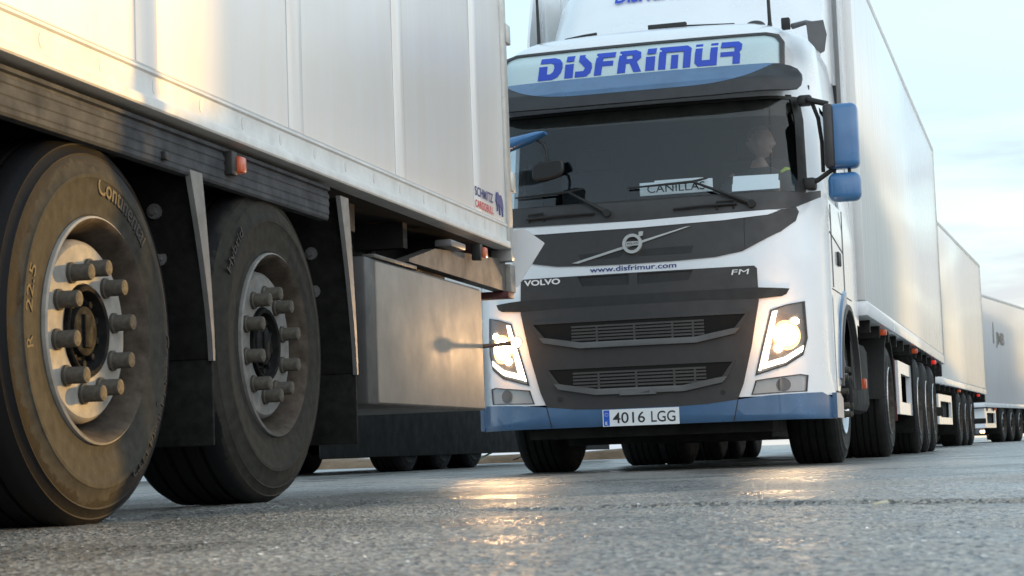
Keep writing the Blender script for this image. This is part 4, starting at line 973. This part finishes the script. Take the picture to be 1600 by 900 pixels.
    b.box(-.5, .5, .5, 1.9, .45, 1.1, .05); b.tube([(-.95, 1.5, .50), (.95, 1.5, .50)], .07, 12); b.tube([(-.95, 5.2, .50), (.95, 5.2, .50)], .11, 12); b.ball((0, 5.2, .50), .24)
    b.box(-.7, .7, 4.4, 5.6, 1.02, 1.12, .02); b.build('chassis', 'chassis', T)
    for o in (-1, 1):
        b = MB(); b.box(min(o * .55, o * 1.16), max(o * .55, o * 1.16), 2.35, 4.0, .38, .98, .08); b.build('fuel_tank', 'chassis', T)
        b = MB(); ring = []
        for a in np.linspace(PI, 0, 14): ring.append([(o * .62, 5.2 + .60 * math.cos(a), .52 + .60 * math.sin(a)), (o * 1.24, 5.2 + .60 * math.cos(a), .52 + .60 * math.sin(a)), (o * 1.24, 5.2 + .62 * math.cos(a), .52 + .62 * math.sin(a)), (o * .62, 5.2 + .62 * math.cos(a), .52 + .62 * math.sin(a))])
        b.loft(ring, cap=True); b.build('rear_mudguard', 'black', T)
        b = MB(); b.box(min(o * .65, o * 1.24), max(o * .65, o * 1.24), 5.85, 5.88, .33, .92, .005); b.build('mud_flap', 'maroon', T)
        make_wheel(T, (o * 1.20, 1.5, .512), 'tyre', True, hub_out=True, flip=o < 0)
        make_wheel(T, (o * 1.235, 5.2, .512), 'tyre', False, flip=o < 0, dual=True)
    b = MB(); b.box(1.22, 1.262, 2.62, 2.70, .56, .64, .008); b.build('side_reflector', 'amber', T)
    return T
TR_ = tractor()

# ------------------------------------------------------------------ things behind the windscreen
def local(v): 
    a = -R(DYAW); c, s = math.cos(a), math.sin(a)
    return Vector((DO[0] + c * v[0] - s * v[1], DO[1] + s * v[0] + c * v[1], v[2]))
nb = empty('name_board', local((.275, .155, 1.868)), DYAW); tag(nb, 'white board reading CANILLAS on the dashboard under the wiper', 'name board')
b = MB(); b.box(-.253, .253, 0, .012, .01, .10, .003); b.build('board', 'plate_white', nb)
b = MB(); add_text(b, 'CANILLAS', lambda x, y: Vector((-.20 + x, -.002, .028 + y)), .40, .055, .004); b.build('lettering', 'ink', nb, smooth=0)
b = MB(); b.box(-.155, .155, -.1, .1, 0, .022, .004); o = b.build('white_folder', 'paper', loc=local((.26, .36, 1.985))); o.rotation_euler = (R(8), 0, -R(DYAW)); tag(o, 'narrow white folder lying just above the board on the dashboard', 'folder')
b = MB(); b.prism([(-.16, 0), (.165, 0), (.165, .055), (.155, .06), (.155, .105), (-.155, .11), (-.155, .055), (-.16, .05)], lambda u, z, d: (u, d + .45 * z, z), .002); o = b.build('paper_sheet', 'paper', loc=local((.812, .19, 1.870))); o.rotation_euler = (0, 0, -R(DYAW)); tag(o, 'blank white sheet of paper propped on the dashboard before the driver', 'paper')

def skin_mesh(nodes, edges, root, sub=2):
    me = bpy.data.meshes.new('s'); me.from_pydata([n[0] for n in nodes], edges, []); o = bpy.data.objects.new('s', me); COL.objects.link(o)
    md = o.modifiers.new('k', 'SKIN'); md.use_smooth_shade = True
    for i, n in enumerate(nodes):
        r = n[1] if isinstance(n[1], tuple) else (n[1], n[1]); me.skin_vertices[0].data[i].radius = r
    me.skin_vertices[0].data[root].use_root = True
    o.modifiers.new('d', 'SUBSURF').levels = sub
    dg = bpy.context.evaluated_depsgraph_get(); dg.update()
    m2 = bpy.data.meshes.new_from_object(o.evaluated_get(dg)); bpy.data.objects.remove(o)
    return m2
def driver():
    P = empty('person', local((.70, 1.22, 1.62)), DYAW)
    tag(P, 'close-cropped driver in a dark jacket with a hi-vis shoulder, looking aside behind the windscreen', 'person')
    # body: pelvis, spine, neck, arms to the wheel, thighs; local -Y faces the windscreen
    N = [((0, 0, .05), .15), ((0, .0, .22), .15), ((0, .02, .40), (.19, .13)), ((0, .01, .50), (.12, .10)), ((0, -.005, .565), .062), ((0, -.01, .62), .06),
         ((.19, .01, .46), .065), ((.27, -.10, .28), .052), ((.20, -.26, .24), .042), ((.17, -.30, .27), .036), ((-.19, .01, .46), .065), ((-.27, -.10, .28), .052), ((-.20, -.26, .24), .042), ((-.17, -.30, .27), .036),
         ((.11, -.10, .02), .09), ((.14, -.42, .02), .075), ((.14, -.50, -.35), .055), ((-.11, -.10, .02), .09), ((-.14, -.42, .02), .075), ((-.14, -.50, -.35), .055)]
    E_ = [(0, 1), (1, 2), (2, 3), (3, 4), (4, 5), (2, 6), (6, 7), (7, 8), (8, 9), (2, 10), (10, 11), (11, 12), (12, 13), (0, 14), (14, 15), (15, 16), (0, 17), (17, 18), (18, 19)]
    m = skin_mesh(N, E_, 0)
    bm = bmesh.new(); bm.from_mesh(m)
    # head turned to the image right (local +X)
    hb = bmesh.new(); bmesh.ops.create_uvsphere(hb, u_segments=28, v_segments=20, radius=1)
    for v in hb.verts:
        x, y, z = v.co
        fx = x * .100; fy = y * .076; fz = z * .125
        if z < 0: fx *= 1 - .20 * z * z; fy *= 1 - .30 * z * z
        if x < 0 and z < -.2: fx *= 1 - .35 * min(1, (-.2 - z) / .5)            # nape
        if x > .35 and z < -.55: fx += .020 * max(0, 1 - abs(y) / .6)           # chin
        nose = max(0, 1 - abs(y) / .26)
        if x > .7: fx += .030 * nose * max(0, 1 - abs(z + .16) / .26)            # nose
        if x > .6: fx += .008 * max(0, 1 - abs(z - .18) / .12)                   # brow
        if x > .75 and abs(z - .02) < .10 and .18 < abs(y) < .55: fx -= .008     # eye sockets
        if x > .6 and abs(z + .46) < .07: fx -= .006                             # mouth
        if abs(y) > .8 and -.30 < z < .12 and -.25 < x < .12: fy *= 1.16         # ears
        v.co = Vector((fx + .012, fy - .01, fz + .735))
    for v in list(hb.verts): pass
    tmp = MB(); tmp.bm.free(); tmp.bm = bm; tmp.merge(hb)
    for x, y, z, r in ((.17, -.33, .30, .045), (-.17, -.33, .30, .045)):
        tmp.ball((x, y, z), r, (.8, .9, .6))
        for k in range(4): tmp.tube([(x - .027 + .018 * k, y - .02, z), (x - .027 + .018 * k, y - .06, z + .01), (x - .026 + .018 * k, y - .07, z - .022)], [.010, .009, .008], 8)
        tmp.tube([(x - math.copysign(.03, x), y, z), (x - math.copysign(.055, x), y - .03, z + .005)], [.012, .009], 8)
    o = tmp.build('body', ['skin'], P, smooth=0)
    for p in o.data.polygons: p.use_smooth = True
    md = o.modifiers.new('r', 'REMESH'); md.mode = 'VOXEL'; md.voxel_size = .009; md.use_smooth_shade = True
    b = MB(); h2 = bmesh.new(); bmesh.ops.create_uvsphere(h2, u_segments=24, v_segments=14, radius=1)
    bmesh.ops.delete(h2, geom=[v for v in h2.verts if v.co.z < .45 - .75 * max(0, -v.co.x)], context='VERTS')
    for v in h2.verts: v.co = Vector((v.co.x * .101 + .011, v.co.y * .0775 - .01, v.co.z * .1265 + .735))
    b.merge(h2); b.build('hair', 'hair', P, smooth=60)
    J = [((n[0]), (n[1][0] + .025, n[1][1] + .025) if isinstance(n[1], tuple) else n[1] + .02) for n in N[:4] + N[6:9] + N[10:13]] + [((0, -.005, .565), .088)]
    m = skin_mesh(J, [(0, 1), (1, 2), (2, 3), (2, 4), (4, 5), (5, 6), (2, 7), (7, 8), (8, 9), (3, 10)], 0)
    m.materials.append(MT['jacket']); j = bpy.data.objects.new('jacket', m); COL.objects.link(j); j.parent = P
    b = MB()
    b.tube([(.17, -.11, .49), (.20, -.08, .515), (.215, .00, .525)], [.010, .014, .010], 8); b.build('hivis_band', 'hivis', P)
driver()

# ------------------------------------------------------------------ trailers of the queue
def queue_trailer(origin, yaw, s0, s1, zb, zt, skin, label, axles, half=1.30, guard=(0, 0), wheel_u=1.27, refrig=True, dark=False, skirt=False):
    """origin lies on the centre line; s runs backwards along the trailer"""
    T = empty('semi_trailer', origin, yaw); tag(T, label, 'trailer', 'trailers standing in the queue')
    b = MB(); b.box(-half, half, s0, s1, zb + .12, zt - .05, .012, 0)
    b.build('body', [skin], T)
    b = MB(); b.box(-half - .004, half + .004, s0 + .003, s1 - .003, zt - .085, zt, .012); b.build('top_rail', 'alu_dirty' if not dark else 'chassis', T)
    b = MB(); b.box(-half - .005, half + .005, s0 + .002, s1 - .002, zb, zb + .118, .012); b.build('kick_strip', 'paint_white' if not dark else 'chassis', T)
    b = MB(); b.box(-half - .006, half + .006, s1 - .10, s1 + .012, zb + .01, zt - .01, .01); b.build('rear_frame', 'alu', T)
    b = MB(); b.box(-half + .03, half - .03, s1 + .014, s1 + .05, zb + .05, zt - .06, .01)
    for u in (-.9, -.3, .3, .9): b.tube([(u, s1 + .075, zb + .1), (u, s1 + .075, zt - .1)], .018, 8)
    b.build('rear_door', 'paint_white' if not dark else 'chassis', T)
    if refrig:
        b = MB(); b.box(-1.0, 1.0, s0 - .42, s0 - .004, zt - 1.9, zt - .12, .06); b.box(-.75, .75, s0 - .44, s0 - .41, zt - 1.1, zt - .4, .02); b.build('cooling_unit', 'paint_white' if not dark else 'chassis', T)
    b = MB()
    for u in (-.5, .5): b.box(u - .05, u + .05, s0 + .3, s1 - .05, zb - .34, zb)
    for s in np.arange(s0 + .6, s1, .9): b.box(-half + .04, half - .04, s, s + .07, zb - .10, zb)
    for s in axles:
        b.tube([(-wheel_u + .1, s, .52), (wheel_u - .1, s, .52)], .07, 10)
        for u in (-.55, .55): b.box(u - .14, u + .14, s - .3, s + .35, .55, .84, .04)
    b.box(-half + .05, half - .05, s1 - .06, s1 + .05, .45, .57, .01); b.box(-half + .04, half - .04, s1 - .08, s1 + .03, zb - .16, zb - .004, .01)
    b.build('chassis', 'chassis', T)
    proto = None
    for s in axles:
        for o in (1, -1):
            if proto is None: proto = make_wheel(T, (wheel_u, s, .515), 'tyre', False)
            else: copy_part(proto, T, (o * wheel_u, s, .515), (0, 0, 0 if o > 0 else PI))
    for s in axles[:1] + [axles[-1] + 1.36]:
        b = MB(); b.box(wheel_u - .42, wheel_u - .01, s - .66, s - .63, .22, zb - .02, .004); b.build('mud_flap', 'rubber_flap', T)
        b = MB(); b.box(-wheel_u + .01, -wheel_u + .42, s - .66, s - .63, .22, zb - .02, .004); b.build('mud_flap', 'rubber_flap', T)
    if guard[1] > guard[0]:
        for o in (1, -1):
            g0, g1 = guard; U = half - .06
            b = MB(); hole = [(g0 + .30, .52), (g1 - .10, .52), (g1 - .10, .80), (g0 + .30, .80)]
            b.prism([(g0, .40), (g1, .40), (g1, .92), (g0, .92)], lambda s, z, d, o=o, U=U: (o * (U - d), s, z), .05, holes=[hole])
            b.prism([(U - .55, .40), (U - .001, .40), (U - .001, .92), (U - .55, .92)], lambda u, z, d, o=o: (o * u, g0 - .001 - d, z), .03)
            b.build('side_guard', 'paint_white' if not dark else 'chassis', T)
            b = MB(); b.box(min(o * .5, o * (U - .10)), max(o * .5, o * (U - .10)), g0 + .25, g1, .50, .86, .03); b.build('equipment_box', 'chassis', T)
    for s, m_ in ((s0 + 1.6, 'amber'), ((s0 + s1) / 2, 'amber'), (s1 - 2.2, 'red')):
        b = MB(); b.box(half - .05, half + .012, s, s + .06, zb - .075, zb - .025, .008); b.build('side_marker', m_, T)
    if skirt:
        for o in (1, -1):
            b = MB(); b.box(min(o * (half - .02), o * (half + .0)), max(o * (half - .02), o * half), s0 + .05, s1 - .05, .17, zb - .002, .006); b.build('side_skirt', 'chassis', T)
    b = MB()
    for u in (-.85, .85): b.box(u - .06, u + .06, s0 + 2.3, s0 + 2.42, .42, zb - .1, .01)
    b.build('landing_leg', 'chassis', T)
    return T
queue_trailer(DO, DYAW, 2.60, 13.56, 1.135, 4.065, 'skin_far', 'tall white trailer coupled right behind the blue and white lorry cab', [8.62, 9.93, 11.24], guard=(6.25, 7.95))
def trailer_from_corner(rear_right, yaw, length, half=1.3):
    a = R(yaw); u = Vector((math.cos(a), -math.sin(a), 0)); v = Vector((math.sin(a), math.cos(a), 0))
    return Vector(rear_right) - u * half - v * length
T2o = trailer_from_corner((10.46, 42.75, 0), 17.9, 13.5)
queue_trailer(T2o, 17.9, 0, 13.5, 1.085, 4.0, 'skin_far', 'white trailer streaked with golden sky, second in the queue, whose rear shows past the first', [6.9, 8.25, 9.6], guard=(3.2, 5.6))
_a = R(24.2); _u3 = Vector((math.cos(_a), -math.sin(_a), 0))
T3o = Vector((12.45, 51.2, 0)) - _u3 * 1.3
T3 = queue_trailer(T3o, 24.2, 0, 13.5, .95, 4.0, 'skin_third', 'pale grey trailer with a small dark logo, last in the queue at the far right', [2.9, 4.25, 5.6], guard=(.3, 1.9))
b = MB(); f3 = lambda x, y: Vector((1.3 + .006, 2.2 + x, 2.72 + y))
add_text(b, 'JMB', f3, 1.3, .34, .03)
b.prism([(1.75, 2.72), (1.95, 2.72), (1.95, 3.30), (1.85, 3.30)], lambda s, z, d: (1.306 - d, s, z), .004); b.build('lettering', 'grey_mid', T3, smooth=0)
queue_trailer((-3.20, 19.2, 0), 15.2, 0, 13.2, 1.12, 4.0, 'skin_near', 'trailer in the next lane seen only as dark tyres under the storage box', [2.9, 4.2, 5.5, 10.2], dark=True, refrig=False, skirt=True)

# ------------------------------------------------------------------ small things
def scrap(name, loc, r, m, label, cat, flat=.25):
    b = MB(); n = 9; pts = [(r * (.6 + .5 * random.random()) * math.cos(2 * PI * k / n), r * .6 * (.6 + .5 * random.random()) * math.sin(2 * PI * k / n)) for k in range(n)]
    b.prism(pts, lambda x, y, d: (x, y, d + flat * r * math.sin(x / r * 2.0) * .5 + flat * r), .004)
    o = b.build(name, m, loc=loc); tag(o, label, cat); return o
# unseen long hall, added right of the frame to keep sun off the queue
def blocker_hall():
    a = R(20); u = Vector((math.cos(a), -math.sin(a), 0))
    near_right = Vector((-1.1047, 5.11, 0)) + Vector((math.cos(R(13.9)), -math.sin(R(13.9)), 0)) * .03 + Vector((math.sin(R(13.9)), math.cos(R(13.9)), 0)) * .62 + SUN_H * 38
    root = tag(empty('blocker_hall', near_right - u * 3, 20), 'long cream hall with roller doors, added out of view to shade the queue', 'blocker_hall')
    b = MB(); b.box(-3, 3, 0, 72, -.1, 7.8, .03); b.build('wall', 'wall', root)
    b = MB(); b.prism([(-3.1, 7.8), (3.0, 7.8), (3.0, 8.0), (-3.1, 8.3)], lambda x, z, d_: (x, d_, z), 72.1); b.build('roof', 'roof_metal', root, loc=(0, -.05, .003))
    for k in range(6):
        b = MB(); b.box(-3.06, -3.005, 5 + k * 11, 9 + k * 11, 0, 4.2, .02); b.build('roller_door', 'alu', root)
blocker_hall()
scrap('leaf', (.785, 4.22, float(ground_height(.785, 4.22)) + .002), .022, 'leaf_pale', 'small pale withered leaf lying on the near asphalt at the right', 'leaf')
scrap('plastic_bag', (-.52, 31.6, .02), .16, 'green_bit', 'small green plastic bag lying before the soil verge', 'litter', .8)
scrap('card_box', (-1.15, 31.9, .0), .26, 'red_bit', 'crushed red card lying before the soil verge', 'litter', .4)
scrap('paper_scrap', (.05, 31.2, .0), .16, 'paper', 'crumpled white paper lying before the soil verge beside the green bag', 'litter', .6)
def far_car():
    C_ = empty('car', (24.8, 105, 0), 20); tag(C_, 'dark car with a glowing headlight, glimpsed under the last trailer', 'car')
    b = MB(); secs = []
    for y, w, z0, z1, tw, tz in ((0, .78, .35, .70, .7, .72), (.3, .86, .25, .80, .8, .84), (1.2, .88, .25, .92, .8, .98), (1.9, .88, .25, .95, .66, 1.42), (3.2, .88, .25, .97, .66, 1.45), (4.0, .86, .28, .95, .74, 1.0), (4.3, .78, .35, .85, .7, .88)):
        secs.append([(-w, y, z0), (w, y, z0), (w, y, z1), (tw, y, tz), (-tw, y, tz), (-w, y, z1)])
    b.loft(secs, cap=True); b.build('body', 'car_paint', C_)
    for u in (-.62, .62):
        b = MB(); b.box(u - .22, u + .22, -.02, .12, .38, .54, .03); b.build('headlight', 'far_lit', C_)
    for y in (.8, 3.4):
        for o in (1, -1):
            b = MB(); b.lathe([(.0, .0), (.18, .0), (.2, -.02), (.29, -.01), (.31, -.05), (.31, -.2), (0, -.2)], 24, c=(o * .88 + (.2 if o < 0 else 0), y, .31)); b.build('wheel', 'tyre', C_)
far_car()
print('objects', len(bpy.data.objects))
